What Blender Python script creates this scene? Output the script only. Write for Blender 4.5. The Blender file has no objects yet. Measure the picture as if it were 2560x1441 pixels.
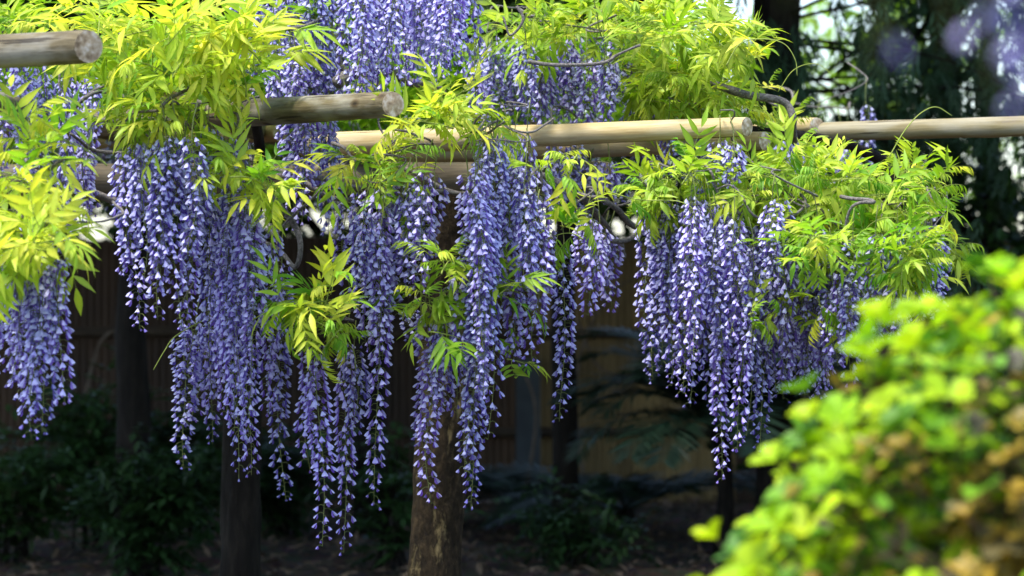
import bpy, math, random
from mathutils import Vector, Matrix, Quaternion, noise
R = random.Random(7)
PI = math.pi
sc = bpy.context.scene
C = sc.collection

# ---------------------------------------------------------------- camera, sky, sun, exposure
CAM_Z, FPX = 1.5, 7111.0
cam_d = bpy.data.cameras.new('camera')
cam = bpy.data.objects.new('camera', cam_d)
C.objects.link(cam)
cam.location = (0, 0, CAM_Z)
cam.rotation_euler = (PI / 2, 0, 0)
cam_d.lens, cam_d.sensor_width = 100, 36
cam_d.clip_start, cam_d.clip_end = 0.1, 2000
cam_d.dof.use_dof = True
cam_d.dof.focus_distance = 8.55
cam_d.dof.aperture_fstop = 3.2
sc.camera = cam
SUN_EL, SUN_AZ = math.radians(70), math.radians(-130)      # azimuth from +Y, clockwise
w = bpy.data.worlds.new('World')
sc.world = w
w.use_nodes = True
nt = w.node_tree
sky = nt.nodes.new('ShaderNodeTexSky')
sky.sky_type = 'NISHITA'
sky.sun_disc = False
sky.sun_elevation, sky.sun_rotation = SUN_EL, SUN_AZ
sky.air_density, sky.dust_density, sky.ozone_density = 1.0, 1.5, 1.0
nt.links.new(sky.outputs[0], nt.nodes['Background'].inputs[0])
nt.nodes['Background'].inputs[1].default_value = 0.145
sun_d = bpy.data.lights.new('sun', 'SUN')
sun_d.energy, sun_d.angle, sun_d.color = 2.5, math.radians(11), (1.0, 0.95, 0.86)
sun = bpy.data.objects.new('sun', sun_d)
C.objects.link(sun)
sun_dir = Vector((math.sin(SUN_AZ) * math.cos(SUN_EL), math.cos(SUN_AZ) * math.cos(SUN_EL), math.sin(SUN_EL)))
sun.rotation_euler = sun_dir.to_track_quat('Z', 'Y').to_euler()
sc.view_settings.view_transform = 'Standard'
sc.view_settings.look = 'None'
sc.view_settings.exposure = 1.65
sc.view_settings.gamma = 1.0
sc.render.engine = 'CYCLES'
sc.cycles.use_denoising = True
sc.cycles.max_bounces = 8
sc.cycles.diffuse_bounces = 4
sc.cycles.transmission_bounces = 6
sc.cycles.glossy_bounces = 2
sc.cycles.caustics_reflective = False
sc.cycles.caustics_refractive = False


def P(px, py, d):
    """the point d metres in front of the camera that the photograph shows at (px, py)"""
    return Vector(((px - 1280) / FPX * d, d, CAM_Z - (py - 720.5) / FPX * d))


# ---------------------------------------------------------------- mesh helpers
class MB:
    def __init__(s):
        s.v, s.f, s.m, s.c = [], [], [], []

    def add(s, verts, faces, mat=0, col=(1, 1, 1)):
        o = len(s.v)
        s.v.extend(verts)
        for f in faces:
            s.f.append([i + o for i in f])
            s.m.append(mat)
        if col and isinstance(col[0], (tuple, list)):
            s.c.extend(col)
        else:
            s.c.extend([col] * len(verts))

    def tube(s, pts, rad, n=6, mat=0, col=(1, 1, 1), cap=True, rough=0.0, seed=0):
        pts = [Vector(p) for p in pts]
        k = len(pts)
        if not isinstance(rad, (list, tuple)):
            rad = [rad] * k
        vs, fs = [], []
        t = (pts[1] - pts[0]).normalized()
        a = t.cross(Vector((0.13, 0.21, 1)) if abs(t.z) < 0.9 else Vector((1, 0.1, 0))).normalized()
        for i in range(k):
            t = (pts[min(i + 1, k - 1)] - pts[max(i - 1, 0)]).normalized()
            a = (a - t * a.dot(t)).normalized()
            b = t.cross(a)
            for j in range(n):
                q = 2 * PI * j / n
                r = rad[i]
                if rough:
                    pp = pts[i] + (a * math.cos(q) + b * math.sin(q)) * r
                    r *= 1 + rough * noise.noise(Vector((pp.x * 16 + seed, pp.y * 16, pp.z * 5)))
                vs.append(pts[i] + (a * math.cos(q) + b * math.sin(q)) * r)
        for i in range(k - 1):
            for j in range(n):
                j2 = (j + 1) % n
                fs.append((i * n + j, i * n + j2, (i + 1) * n + j2, (i + 1) * n + j))
        if cap:
            fs.append(tuple(range(n))[::-1])
            fs.append(tuple((k - 1) * n + j for j in range(n)))
        s.add(vs, fs, mat, col)

    def mesh(s, name, mats, smooth=True):
        me = bpy.data.meshes.new(name)
        me.from_pydata([tuple(v) for v in s.v], [], s.f)
        for m in mats:
            me.materials.append(m)
        me.polygons.foreach_set('material_index', s.m)
        me.polygons.foreach_set('use_smooth', [smooth] * len(s.f))
        at = me.color_attributes.new('col', 'FLOAT_COLOR', 'POINT')
        flat = []
        for c in s.c:
            flat.extend((c[0], c[1], c[2], 1.0))
        at.data.foreach_set('color', flat)
        me.update()
        return me


def put(name, me, parent=None, mat=None):
    o = bpy.data.objects.new(name, me)
    C.objects.link(o)
    if parent:
        o.parent = parent
    return o


def build(name, mb, mats, parent=None, smooth=True):
    if not isinstance(mats, (list, tuple)):
        mats = [mats]
    return put(name, mb.mesh(name, mats, smooth), parent)


def tag(o, label=None, cat=None, group=None, kind=None):
    for k, v in (('label', label), ('category', cat), ('group', group), ('kind', kind)):
        if v:
            o[k] = v
    return o


def thing(name, label, cat, loc=(0, 0, 0), group=None):
    o = bpy.data.objects.new(name, None)
    C.objects.link(o)
    o.empty_display_size = 0.1
    return tag(o, label, cat, group)


def spline(pts, n):
    """Catmull-Rom through pts, n points per span"""
    pts = [Vector(p) for p in pts]
    out = []
    q = [pts[0] * 2 - pts[1]] + pts + [pts[-1] * 2 - pts[-2]]
    for i in range(1, len(q) - 2):
        for k in range(n):
            t = k / n
            a, b, c, d = q[i - 1], q[i], q[i + 1], q[i + 2]
            out.append(0.5 * ((2 * b) + (c - a) * t + (2 * a - 5 * b + 4 * c - d) * t * t + (3 * b - a - 3 * c + d) * t ** 3))
    out.append(pts[-1])
    return out


def frame(x, up=Vector((0, 0, 1)), roll=0.0):
    """rotation matrix with local X along x and local Z near up"""
    x = x.normalized()
    y = up.cross(x)
    if y.length < 1e-3:
        y = Vector((0, 1, 0)).cross(x)
    y.normalize()
    z = x.cross(y)
    m = Matrix((x, y, z)).transposed()
    return m @ Matrix.Rotation(roll, 3, 'X')


# ---------------------------------------------------------------- materials
def mat_new(name):
    m = bpy.data.materials.new(name)
    m.use_nodes = True
    n = m.node_tree
    return m, n, n.nodes['Principled BSDF']


def ramp(n, stops):
    r = n.nodes.new('ShaderNodeValToRGB')
    e = r.color_ramp.elements
    while len(e) < len(stops):
        e.new(0.5)
    for i, (p, c) in enumerate(stops):
        e[i].position = p
        e[i].color = (*c, 1)
    return r


def leaf_mat(name, c1, c2, trans=0.45, rough=0.5, attr=True, tmul=(1.15, 1.2, 0.7), spec=0.35):
    """leaf: principled + translucent; the colour runs between c1 and c2 from object to object and leaf to leaf"""
    m, n, b = mat_new(name)
    L = n.links.new
    oi = n.nodes.new('ShaderNodeObjectInfo')
    tc = n.nodes.new('ShaderNodeTexCoord')
    nz = n.nodes.new('ShaderNodeTexNoise')
    nz.inputs['Scale'].default_value = 14
    L(tc.outputs['Object'], nz.inputs['Vector'])
    av = n.nodes.new('ShaderNodeMath'); av.operation = 'MULTIPLY_ADD'
    L(nz.outputs[0], av.inputs[0]); av.inputs[1].default_value = 0.9; 
    sb = n.nodes.new('ShaderNodeMath'); sb.operation = 'MULTIPLY_ADD'
    L(oi.outputs['Random'], sb.inputs[0]); sb.inputs[1].default_value = 0.8; sb.inputs[2].default_value = -0.35
    L(sb.outputs[0], av.inputs[2])
    rp = ramp(n, [(0.1, c1), (0.9, c2)])
    L(av.outputs[0], rp.inputs[0])
    col = rp.outputs[0]
    if attr:
        at = n.nodes.new('ShaderNodeVertexColor'); at.layer_name = 'col'
        mx = n.nodes.new('ShaderNodeMix'); mx.data_type = 'RGBA'; mx.blend_type = 'MULTIPLY'
        mx.inputs[0].default_value = 1
        L(col, mx.inputs[6]); L(at.outputs[0], mx.inputs[7])
        col = mx.outputs[2]
    L(col, b.inputs['Base Color'])
    b.inputs['Roughness'].default_value = rough
    b.inputs['Specular IOR Level'].default_value = spec
    tr = n.nodes.new('ShaderNodeBsdfTranslucent')
    tm = n.nodes.new('ShaderNodeMix'); tm.data_type = 'RGBA'; tm.blend_type = 'MULTIPLY'
    tm.inputs[0].default_value = 1; tm.inputs[7].default_value = (*tmul, 1)
    L(col, tm.inputs[6]); L(tm.outputs[2], tr.inputs[0])
    ms = n.nodes.new('ShaderNodeMixShader'); ms.inputs[0].default_value = trans
    L(b.outputs[0], ms.inputs[1]); L(tr.outputs[0], ms.inputs[2])
    L(ms.outputs[0], n.nodes['Material Output'].inputs[0])
    return m


def wood_mat(name, c_dark, c_mid, c_light, grey=0.0, along=(1.5, 30, 30), bump=0.25, crack=0.5):
    """weathered pole: grain along local X, checks, grey patches, knots"""
    m, n, b = mat_new(name)
    L = n.links.new
    tc = n.nodes.new('ShaderNodeTexCoord')
    mp = n.nodes.new('ShaderNodeMapping'); mp.inputs['Scale'].default_value = along
    L(tc.outputs['Object'], mp.inputs[0])
    g = n.nodes.new('ShaderNodeTexNoise'); g.inputs['Scale'].default_value = 3; g.inputs['Detail'].default_value = 7; g.inputs['Roughness'].default_value = 0.65
    L(mp.outputs[0], g.inputs['Vector'])
    rp = ramp(n, [(0.25, c_dark), (0.48, c_mid), (0.72, c_light)])
    L(g.outputs[0], rp.inputs[0])
    st = n.nodes.new('ShaderNodeTexNoise'); st.inputs['Scale'].default_value = 9; st.inputs['Detail'].default_value = 5
    m2 = n.nodes.new('ShaderNodeMapping'); m2.inputs['Scale'].default_value = (0.6, 2, 2)
    L(tc.outputs['Object'], m2.inputs[0]); L(m2.outputs[0], st.inputs['Vector'])
    sr = ramp(n, [(0.46, (0, 0, 0)), (0.66, (1, 1, 1))])
    L(st.outputs[0], sr.inputs[0])
    mg = n.nodes.new('ShaderNodeMix'); mg.data_type = 'RGBA'
    sm = n.nodes.new('ShaderNodeMath'); sm.operation = 'MULTIPLY'; sm.inputs[1].default_value = grey
    L(sr.outputs[0], sm.inputs[0]); L(sm.outputs[0], mg.inputs[0])
    L(rp.outputs[0], mg.inputs[6]); mg.inputs[7].default_value = (0.33, 0.325, 0.28, 1)
    ck = n.nodes.new('ShaderNodeTexNoise'); ck.inputs['Scale'].default_value = 2.2; ck.inputs['Detail'].default_value = 3
    m3 = n.nodes.new('ShaderNodeMapping'); m3.inputs['Scale'].default_value = (0.9, 24, 24); m3.inputs['Location'].default_value = (3.3, 1.2, 0.4)
    L(tc.outputs['Object'], m3.inputs[0]); L(m3.outputs[0], ck.inputs['Vector'])
    cr = ramp(n, [(0.31, (0.10, 0.07, 0.05)), (0.35, (1, 1, 1))])
    L(ck.outputs[0], cr.inputs[0])
    mk = n.nodes.new('ShaderNodeMix'); mk.data_type = 'RGBA'; mk.blend_type = 'MULTIPLY'; mk.inputs[0].default_value = crack
    L(mg.outputs[2], mk.inputs[6]); L(cr.outputs[0], mk.inputs[7])
    vo = n.nodes.new('ShaderNodeTexVoronoi'); vo.inputs['Scale'].default_value = 1
    m4 = n.nodes.new('ShaderNodeMapping'); m4.inputs['Scale'].default_value = (5.5, 11, 11); m4.inputs['Location'].default_value = (0.3, .6, .2)
    L(tc.outputs['Object'], m4.inputs[0]); L(m4.outputs[0], vo.inputs['Vector'])
    kr = ramp(n, [(0.07, (0.12, 0.08, 0.05)), (0.12, (0.55, 0.45, 0.35)), (0.19, (1, 1, 1))])
    L(vo.outputs['Distance'], kr.inputs[0])
    mn = n.nodes.new('ShaderNodeMix'); mn.data_type = 'RGBA'; mn.blend_type = 'MULTIPLY'; mn.inputs[0].default_value = .9
    L(mk.outputs[2], mn.inputs[6]); L(kr.outputs[0], mn.inputs[7])
    L(mn.outputs[2], b.inputs['Base Color'])
    b.inputs['Roughness'].default_value = 0.75
    b.inputs['Specular IOR Level'].default_value = 0.25
    bp = n.nodes.new('ShaderNodeBump'); bp.inputs['Strength'].default_value = bump; bp.inputs['Distance'].default_value = 0.01
    ad = n.nodes.new('ShaderNodeMath'); ad.operation = 'ADD'
    L(g.outputs[0], ad.inputs[0]); L(cr.outputs[0], ad.inputs[1])
    L(ad.outputs[0], bp.inputs['Height']); L(bp.outputs[0], b.inputs['Normal'])
    return m


def bark_mat(name, c1, c2, c3, scale=(10, 10, 2.2), bump=0.8, patch=0.0, cp=(0.32, 0.22, 0.1)):
    m, n, b = mat_new(name)
    L = n.links.new
    tc = n.nodes.new('ShaderNodeTexCoord')
    mp = n.nodes.new('ShaderNodeMapping'); mp.inputs['Scale'].default_value = scale
    L(tc.outputs['Object'], mp.inputs[0])
    g = n.nodes.new('ShaderNodeTexNoise'); g.inputs['Scale'].default_value = 3; g.inputs['Detail'].default_value = 8; g.inputs['Roughness'].default_value = 0.7
    L(mp.outputs[0], g.inputs['Vector'])
    rp = ramp(n, [(0.3, c1), (0.5, c2), (0.72, c3)])
    L(g.outputs[0], rp.inputs[0])
    out = rp.outputs[0]
    hgt = g.outputs[0]
    if patch:
        s2 = n.nodes.new('ShaderNodeTexNoise'); s2.inputs['Scale'].default_value = 1.0; s2.inputs['Detail'].default_value = 6; s2.inputs['Roughness'].default_value = 0.6
        m2 = n.nodes.new('ShaderNodeMapping'); m2.inputs['Scale'].default_value = (22, 22, 6)
        L(tc.outputs['Object'], m2.inputs[0]); L(m2.outputs[0], s2.inputs['Vector'])
        r2 = ramp(n, [(0.57, (0, 0, 0)), (0.66, (1, 1, 1))])
        L(s2.outputs[0], r2.inputs[0])
        mu = n.nodes.new('ShaderNodeMath'); mu.operation = 'MULTIPLY'; mu.inputs[1].default_value = patch
        L(r2.outputs[0], mu.inputs[0])
        mx = n.nodes.new('ShaderNodeMix'); mx.data_type = 'RGBA'
        L(mu.outputs[0], mx.inputs[0]); L(out, mx.inputs[6]); mx.inputs[7].default_value = (*cp, 1)
        out = mx.outputs[2]
        sb = n.nodes.new('ShaderNodeMath'); sb.operation = 'SUBTRACT'
        L(g.outputs[0], sb.inputs[0]); L(r2.outputs[0], sb.inputs[1]); hgt = sb.outputs[0]
    L(out, b.inputs['Base Color'])
    b.inputs['Roughness'].default_value = 0.9
    b.inputs['Specular IOR Level'].default_value = 0.15
    bp = n.nodes.new('ShaderNodeBump'); bp.inputs['Strength'].default_value = bump; bp.inputs['Distance'].default_value = 0.02
    L(hgt, bp.inputs['Height']); L(bp.outputs[0], b.inputs['Normal'])
    return m


def plain_mat(name, c1, c2, scale=20, rough=0.8, spec=0.2, bump=0.2):
    m, n, b = mat_new(name)
    L = n.links.new
    tc = n.nodes.new('ShaderNodeTexCoord')
    g = n.nodes.new('ShaderNodeTexNoise'); g.inputs['Scale'].default_value = scale; g.inputs['Detail'].default_value = 6
    L(tc.outputs['Object'], g.inputs['Vector'])
    rp = ramp(n, [(0.3, c1), (0.7, c2)])
    L(g.outputs[0], rp.inputs[0]); L(rp.outputs[0], b.inputs['Base Color'])
    b.inputs['Roughness'].default_value = rough
    b.inputs['Specular IOR Level'].default_value = spec
    bp = n.nodes.new('ShaderNodeBump'); bp.inputs['Strength'].default_value = bump; bp.inputs['Distance'].default_value = 0.02
    L(g.outputs[0], bp.inputs['Height']); L(bp.outputs[0], b.inputs['Normal'])
    return m


def petal_mat():
    m, n, b = mat_new('petal')
    L = n.links.new
    at = n.nodes.new('ShaderNodeVertexColor'); at.layer_name = 'col'
    oi = n.nodes.new('ShaderNodeObjectInfo')
    hs = n.nodes.new('ShaderNodeHueSaturation')
    mr = n.nodes.new('ShaderNodeMapRange'); mr.inputs[3].default_value = 0.485; mr.inputs[4].default_value = 0.51
    L(oi.outputs['Random'], mr.inputs[0]); L(mr.outputs[0], hs.inputs['Hue'])
    mv = n.nodes.new('ShaderNodeMapRange'); mv.inputs[3].default_value = 0.8; mv.inputs[4].default_value = 1.08
    L(oi.outputs['Random'], mv.inputs[0]); L(mv.outputs[0], hs.inputs['Value'])
    L(at.outputs[0], hs.inputs['Color'])
    L(hs.outputs[0], b.inputs['Base Color'])
    b.inputs['Roughness'].default_value = 0.65
    b.inputs['Specular IOR Level'].default_value = 0.15
    tr = n.nodes.new('ShaderNodeBsdfTranslucent')
    L(hs.outputs[0], tr.inputs[0])
    ms = n.nodes.new('ShaderNodeMixShader'); ms.inputs[0].default_value = 0.4
    L(b.outputs[0], ms.inputs[1]); L(tr.outputs[0], ms.inputs[2])
    L(ms.outputs[0], n.nodes['Material Output'].inputs[0])
    return m


M_PETAL = petal_mat()
M_STEM = plain_mat('flower_stem', (0.10, 0.14, 0.04), (0.20, 0.22, 0.07), 60)
M_SHOOT = plain_mat('green_shoot', (0.18, 0.24, 0.04), (0.30, 0.36, 0.08), 60)
M_VINE = bark_mat('vine_bark', (0.05, 0.045, 0.045), (0.16, 0.145, 0.135), (0.30, 0.28, 0.26), (40, 40, 40), 0.6)
M_LEAF = {
    'yellow': leaf_mat('leaf_yellow', (0.70, 0.70, 0.07), (0.45, 0.62, 0.045), 0.5),
    'lime': leaf_mat('leaf_lime', (0.50, 0.60, 0.06), (0.24, 0.47, 0.03), 0.5),
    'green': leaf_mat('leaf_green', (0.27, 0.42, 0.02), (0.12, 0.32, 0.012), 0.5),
}
M_POLE_OLD = wood_mat('pole_weathered', (0.04, 0.033, 0.017), (0.105, 0.083, 0.042), (0.20, 0.165, 0.095), 0.5, crack=.8)
M_POLE_NEW = wood_mat('pole_pale', (0.27, 0.185, 0.07), (0.41, 0.31, 0.145), (0.55, 0.46, 0.27), 0.25, bump=0.15, crack=0.85)
M_POLE_MID = wood_mat('pole_tan', (0.20, 0.14, 0.06), (0.31, 0.23, 0.10), (0.42, 0.33, 0.18), 0.3, bump=0.15, crack=0.8)
M_POLE_DIM = wood_mat('pole_olive', (0.12, 0.095, 0.045), (0.20, 0.165, 0.08), (0.30, 0.255, 0.15), 0.35, bump=0.15, crack=0.8)
M_END = plain_mat('pole_end', (0.16, 0.12, 0.07), (0.42, 0.34, 0.24), 40)
M_BEAM = wood_mat('beam_dark', (0.035, 0.028, 0.018), (0.075, 0.06, 0.036), (0.13, 0.10, 0.06), 0.15)
M_POST = bark_mat('post_bark', (0.006, 0.0045, 0.003), (0.026, 0.018, 0.0095), (0.075, 0.052, 0.026), (18, 18, 9), 1.0, 0.9, (0.27, 0.205, 0.095))
M_BARK = bark_mat('tree_bark', (0.004, 0.003, 0.0025), (0.011, 0.009, 0.007), (0.026, 0.021, 0.016))

# ---------------------------------------------------------------- ground, fence
gm, gn, gb = mat_new('soil')
_tc = gn.nodes.new('ShaderNodeTexCoord')
_n1 = gn.nodes.new('ShaderNodeTexNoise'); _n1.inputs['Scale'].default_value = 1.3; _n1.inputs['Detail'].default_value = 10; _n1.inputs['Roughness'].default_value = 0.7
_n2 = gn.nodes.new('ShaderNodeTexVoronoi'); _n2.inputs['Scale'].default_value = 16
gn.links.new(_tc.outputs['Object'], _n1.inputs['Vector'])
gn.links.new(_tc.outputs['Object'], _n2.inputs['Vector'])
_r1 = ramp(gn, [(0.3, (0.035, 0.026, 0.018)), (0.55, (0.085, 0.06, 0.04)), (0.75, (0.16, 0.115, 0.075))])
gn.links.new(_n1.outputs[0], _r1.inputs[0])
_mx = gn.nodes.new('ShaderNodeMix'); _mx.data_type = 'RGBA'; _mx.blend_type = 'OVERLAY'; _mx.inputs[0].default_value = 0.5
gn.links.new(_r1.outputs[0], _mx.inputs[6]); gn.links.new(_n2.outputs['Color'], _mx.inputs[7])
_hs = gn.nodes.new('ShaderNodeHueSaturation'); _hs.inputs['Saturation'].default_value = 0.9
_hs.inputs['Value'].default_value = 0.75
gn.links.new(_mx.outputs[2], _hs.inputs['Color'])
gn.links.new(_hs.outputs[0], gb.inputs['Base Color'])
gb.inputs['Roughness'].default_value = 0.95
gb.inputs['Specular IOR Level'].default_value = 0.1
_bp = gn.nodes.new('ShaderNodeBump'); _bp.inputs['Strength'].default_value = 0.9; _bp.inputs['Distance'].default_value = 0.05
gn.links.new(_n1.outputs[0], _bp.inputs['Height']); gn.links.new(_bp.outputs[0], gb.inputs['Normal'])
g = MB()
xs = [-600, -200, -60, -25] + [-12 + 0.4 * i for i in range(61)] + [25, 60, 200, 600]
ys = [-60, -25, -8] + [0.5 * i for i in range(61)] + [45, 90, 250, 900]
vs, fs = [], []
for y in ys:
    for x in xs:
        vs.append((x, y, 0.05 * noise.noise(Vector((x * 0.7, y * 0.7, 0))) + 0.02 * noise.noise(Vector((x * 2.3, y * 2.3, 5)))))
for j in range(len(ys) - 1):
    for i in range(len(xs) - 1):
        a = j * len(xs) + i
        fs.append((a, a + 1, a + 1 + len(xs), a + len(xs)))
g.add(vs, fs)
tag(build('ground', g, gm), kind='structure')


def sheet_mat(name, c1, c2):
    m, n, b = mat_new(name)
    L = n.links.new
    tc = n.nodes.new('ShaderNodeTexCoord')
    mp = n.nodes.new('ShaderNodeMapping'); mp.inputs['Scale'].default_value = (3, 3, 0.8)
    L(tc.outputs['Object'], mp.inputs[0])
    g = n.nodes.new('ShaderNodeTexNoise'); g.inputs['Scale'].default_value = 2; g.inputs['Detail'].default_value = 8
    L(mp.outputs[0], g.inputs['Vector'])
    rp = ramp(n, [(0.3, c1), (0.65, c2)])
    oi = n.nodes.new('ShaderNodeObjectInfo')
    mr = n.nodes.new('ShaderNodeMapRange'); mr.inputs[3].default_value = .6; mr.inputs[4].default_value = 1.25
    hv = n.nodes.new('ShaderNodeHueSaturation')
    L(oi.outputs['Random'], mr.inputs[0]); L(mr.outputs[0], hv.inputs['Value'])
    L(g.outputs[0], rp.inputs[0]); L(rp.outputs[0], hv.inputs['Color']); L(hv.outputs[0], b.inputs['Base Color'])
    b.inputs['Roughness'].default_value = 0.65
    b.inputs['Specular IOR Level'].default_value = 0.3
    return m


M_TAN = sheet_mat('sheet_tan', (0.12, 0.082, 0.03), (0.22, 0.155, 0.06))
M_BROWN = sheet_mat('sheet_brown', (0.026, 0.014, 0.007), (0.055, 0.03, 0.014))
M_RAIL = plain_mat('fence_timber', (0.025, 0.018, 0.012), (0.06, 0.045, 0.03), 12)
FY = 20.0
fence = thing('corrugated_fence', 'tan and brown corrugated metal fence with dark timber rails behind the trellis', 'fence')


def sheet(wd, h, mat):
    b = MB()
    nx = int(wd / 0.0095)
    v, f = [], []
    for j, z in enumerate((0.0, h)):
        for i in range(nx + 1):
            x = wd * i / nx
            v.append((x, 0.008 * math.cos(2 * PI * x / 0.0514), z))
    for i in range(nx):
        f.append((i, i + 1, nx + 2 + i, nx + 1 + i))
    b.add(v, f)
    me = b.mesh('panel', [mat])
    return me


sheets = {k: sheet(0.72, 1.86, m) for k, m in (('t', M_TAN), ('b', M_BROWN))}
pat = 'bbbbbbbbbttbbtbbbtbbbb'
for i in range(18):
    o = put('panel', sheets[pat[i]], fence)
    o.location = (-6.3 + i * 0.715, FY + (0.006 if i % 2 else 0) + R.uniform(-.004, .004), R.uniform(-.05, .01))
for z in (0.49, 1.18):
    b = MB()
    b.tube([(-6.4 + k * 1.3, FY - 0.045, z + R.uniform(-.012, .012)) for k in range(11)], 0.036, 6, rough=0.2)
    build('rail', b, M_RAIL, fence)
for x in (-5.6, -3.7, -1.75, 1.15, 3.2, 5.2):
    b = MB()
    b.tube([(x, FY + 0.07, -0.2), (x, FY + 0.07, 1.75)], 0.05, 8)
    build('post', b, M_RAIL, fence)

# ---------------------------------------------------------------- trellis of round poles
trellis = thing('wooden_trellis', 'wooden trellis of round log poles on thick bark posts carrying the wisteria', 'trellis')


def pole(a, b, r0, r1, mat, end=M_END, knots=(), seed=0, name='pole', bow=0.0):
    """a round pole from a to b, local X along it, with slightly uneven girth, knots and chamfered ends"""
    a, b = Vector(a), Vector(b)
    d = b - a
    Lg = d.length
    mb = MB()
    n, k = 20, max(10, int(Lg / 0.04))
    v, f = [], []
    for i in range(k + 1):
        t = i / k
        r = r0 + (r1 - r0) * t
        x = t * Lg
        for j in range(n):
            q = 2 * PI * j / n
            rr = r * (1 + 0.035 * noise.noise(Vector((x * 3 + seed, math.cos(q), math.sin(q)))) + 0.018 * noise.noise(Vector((x * 11 + seed, 2 * math.cos(q), 2 * math.sin(q)))))
            for (kt, kq, ks) in knots:
                dx = (x - kt * Lg) / 0.05
                dq = math.atan2(math.sin(q - kq), math.cos(q - kq)) / 0.5
                rr += ks * math.exp(-dx * dx - dq * dq)
            if i in (0, k):
                rr *= 0.955
            v.append((x + bow * 0, math.cos(q) * rr, math.sin(q) * rr + bow * 4 * t * (1 - t)))
    for i in range(k):
        for j in range(n):
            j2 = (j + 1) % n
            f.append((i * n + j, i * n + j2, (i + 1) * n + j2, (i + 1) * n + j))
    mb.add(v, f, 0)
    o = build(name, mb, [mat], trellis)
    for s in (0, 1):
        e = MB()
        ring = [v[(k * n if s else 0) + j] for j in range(n)]
        c = (sum(p[0] for p in ring) / n + (0.003 if s else -0.003), sum(p[1] for p in ring) / n, sum(p[2] for p in ring) / n)
        fs = [((j, (j + 1) % n, n) if s else ((j + 1) % n, j, n)) for j in range(n)]
        e.add(ring + [c], fs)
        oe = build('cut_end', e, [end], o, smooth=False)
    o.matrix_world = Matrix.Translation(a) @ frame(d).to_4x4()
    return o


END_RING, en, eb = mat_new('cut_wood')
_tc = en.nodes.new('ShaderNodeTexCoord')
_wv = en.nodes.new('ShaderNodeTexNoise'); _wv.inputs['Scale'].default_value = 55; _wv.inputs['Detail'].default_value = 5
en.links.new(_tc.outputs['Object'], _wv.inputs['Vector'])
_rr = ramp(en, [(0.32, (0.16, 0.105, 0.055)), (0.5, (0.40, 0.30, 0.18)), (0.66, (0.62, 0.54, 0.42))])
en.links.new(_wv.outputs[0], _rr.inputs[0]); en.links.new(_rr.outputs[0], eb.inputs['Base Color'])
eb.inputs['Roughness'].default_value = 0.9

S = 1 / FPX


def gx(px, d):
    return (px - 1280) * S * d


pole(P(-420, 152, 8.2), P(222, 117, 7.1), 0.049, 0.0425, M_POLE_OLD, END_RING, seed=1)
pole(P(40, 318, 10.2), P(983, 261, 7.9), 0.054, 0.0365, M_POLE_OLD, END_RING, [(0.62, -2.2, .006), (0.75, -2.6, .004)], seed=2)
pole(P(760, 364, 9.7), P(1868, 317.5, 8.5), 0.042, 0.0295, M_POLE_NEW, END_RING, [(0.62, -1.9, .006), (0.35, -2.0, .004)], seed=3)
pole(P(880, 392, 10.2), P(1912, 353, 8.95), 0.039, 0.031, M_POLE_MID, END_RING, [(0.85, -2.0, .006)], seed=4)
pole(P(2030, 331, 9.7), P(2960, 304, 9.1), 0.032, 0.035, M_POLE_DIM, END_RING, [(0.25, -2.2, .003), (0.42, -2.5, .004), (0.5, -1.8, .003)], seed=5)
pole(P(1620, 338, 10.6), P(2042, 316, 9.66), 0.034, 0.031, M_POLE_NEW, END_RING, seed=6)
pole(P(200, 352, 11.6), P(700, 334, 10.4), 0.036, 0.031, M_POLE_MID, END_RING, seed=8)
pole(P(-300, 455, 9.45), P(1530, 448, 9.65), 0.057, 0.060, M_BEAM, END_RING, seed=9, name='beam')
pole(P(-300, 330, 12.5), P(1850, 335, 12.5), 0.05, 0.05, M_BEAM, END_RING, seed=11, name='beam')
for px, d0, d1 in ((60, 7.0, 12.8), (520, 8.3, 12.8), (1330, 9.75, 12.8)):
    x = (px - 1280) * S * 9.3
    pole((x, d0, 2.04), (x + 0.12, d1, 2.12), 0.036, 0.034, M_POLE_OLD, END_RING, seed=px)
# the near bay overhead, from which the out-of-focus flowers hang
NEAR_Y, NEAR_Z = 2.0, 2.06
pole((-2.0, NEAR_Y, NEAR_Z), (2.2, NEAR_Y, NEAR_Z + 0.01), 0.04, 0.036, M_POLE_OLD, END_RING, seed=12)


def post(px0, px1, d, wt, wb, ztop, mat, label=None, seed=0):
    mb = MB()
    k = 110
    top = Vector(((px0 - 1280) * S * d, d, ztop))
    bot = Vector(((px1 - 1280) * S * d, d, -0.25))
    pts, rad = [], []
    for i in range(k + 1):
        t = i / k
        p = bot.lerp(top, t)
        p.x += 0.012 * noise.noise(Vector((seed, t * 4, 0)))
        pts.append(p)
        rad.append((wb + (wt - wb) * t) * (1 + 0.03 * noise.noise(Vector((t * 7, seed, 3))) + 0.12 * max(0, 0.12 - t) / 0.12))
    mb.tube(pts, rad, 56, rough=0.2, seed=seed)
    for q, p in enumerate(mb.v):
        c = pts[q // 56]
        d3 = Vector((p.x - c.x, p.y - c.y, 0))
        e = abs(noise.noise(Vector((p.x * 38, p.y * 38, p.z * 9 + seed)))) + .5 * abs(noise.noise(Vector((p.x * 90, p.y * 90, p.z * 22))))
        mb.v[q] = p - d3 * .16 * max(0, .34 - e)
    o = build('post', mb, mat, trellis)
    if label:
        o['label'] = label
    return o


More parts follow.
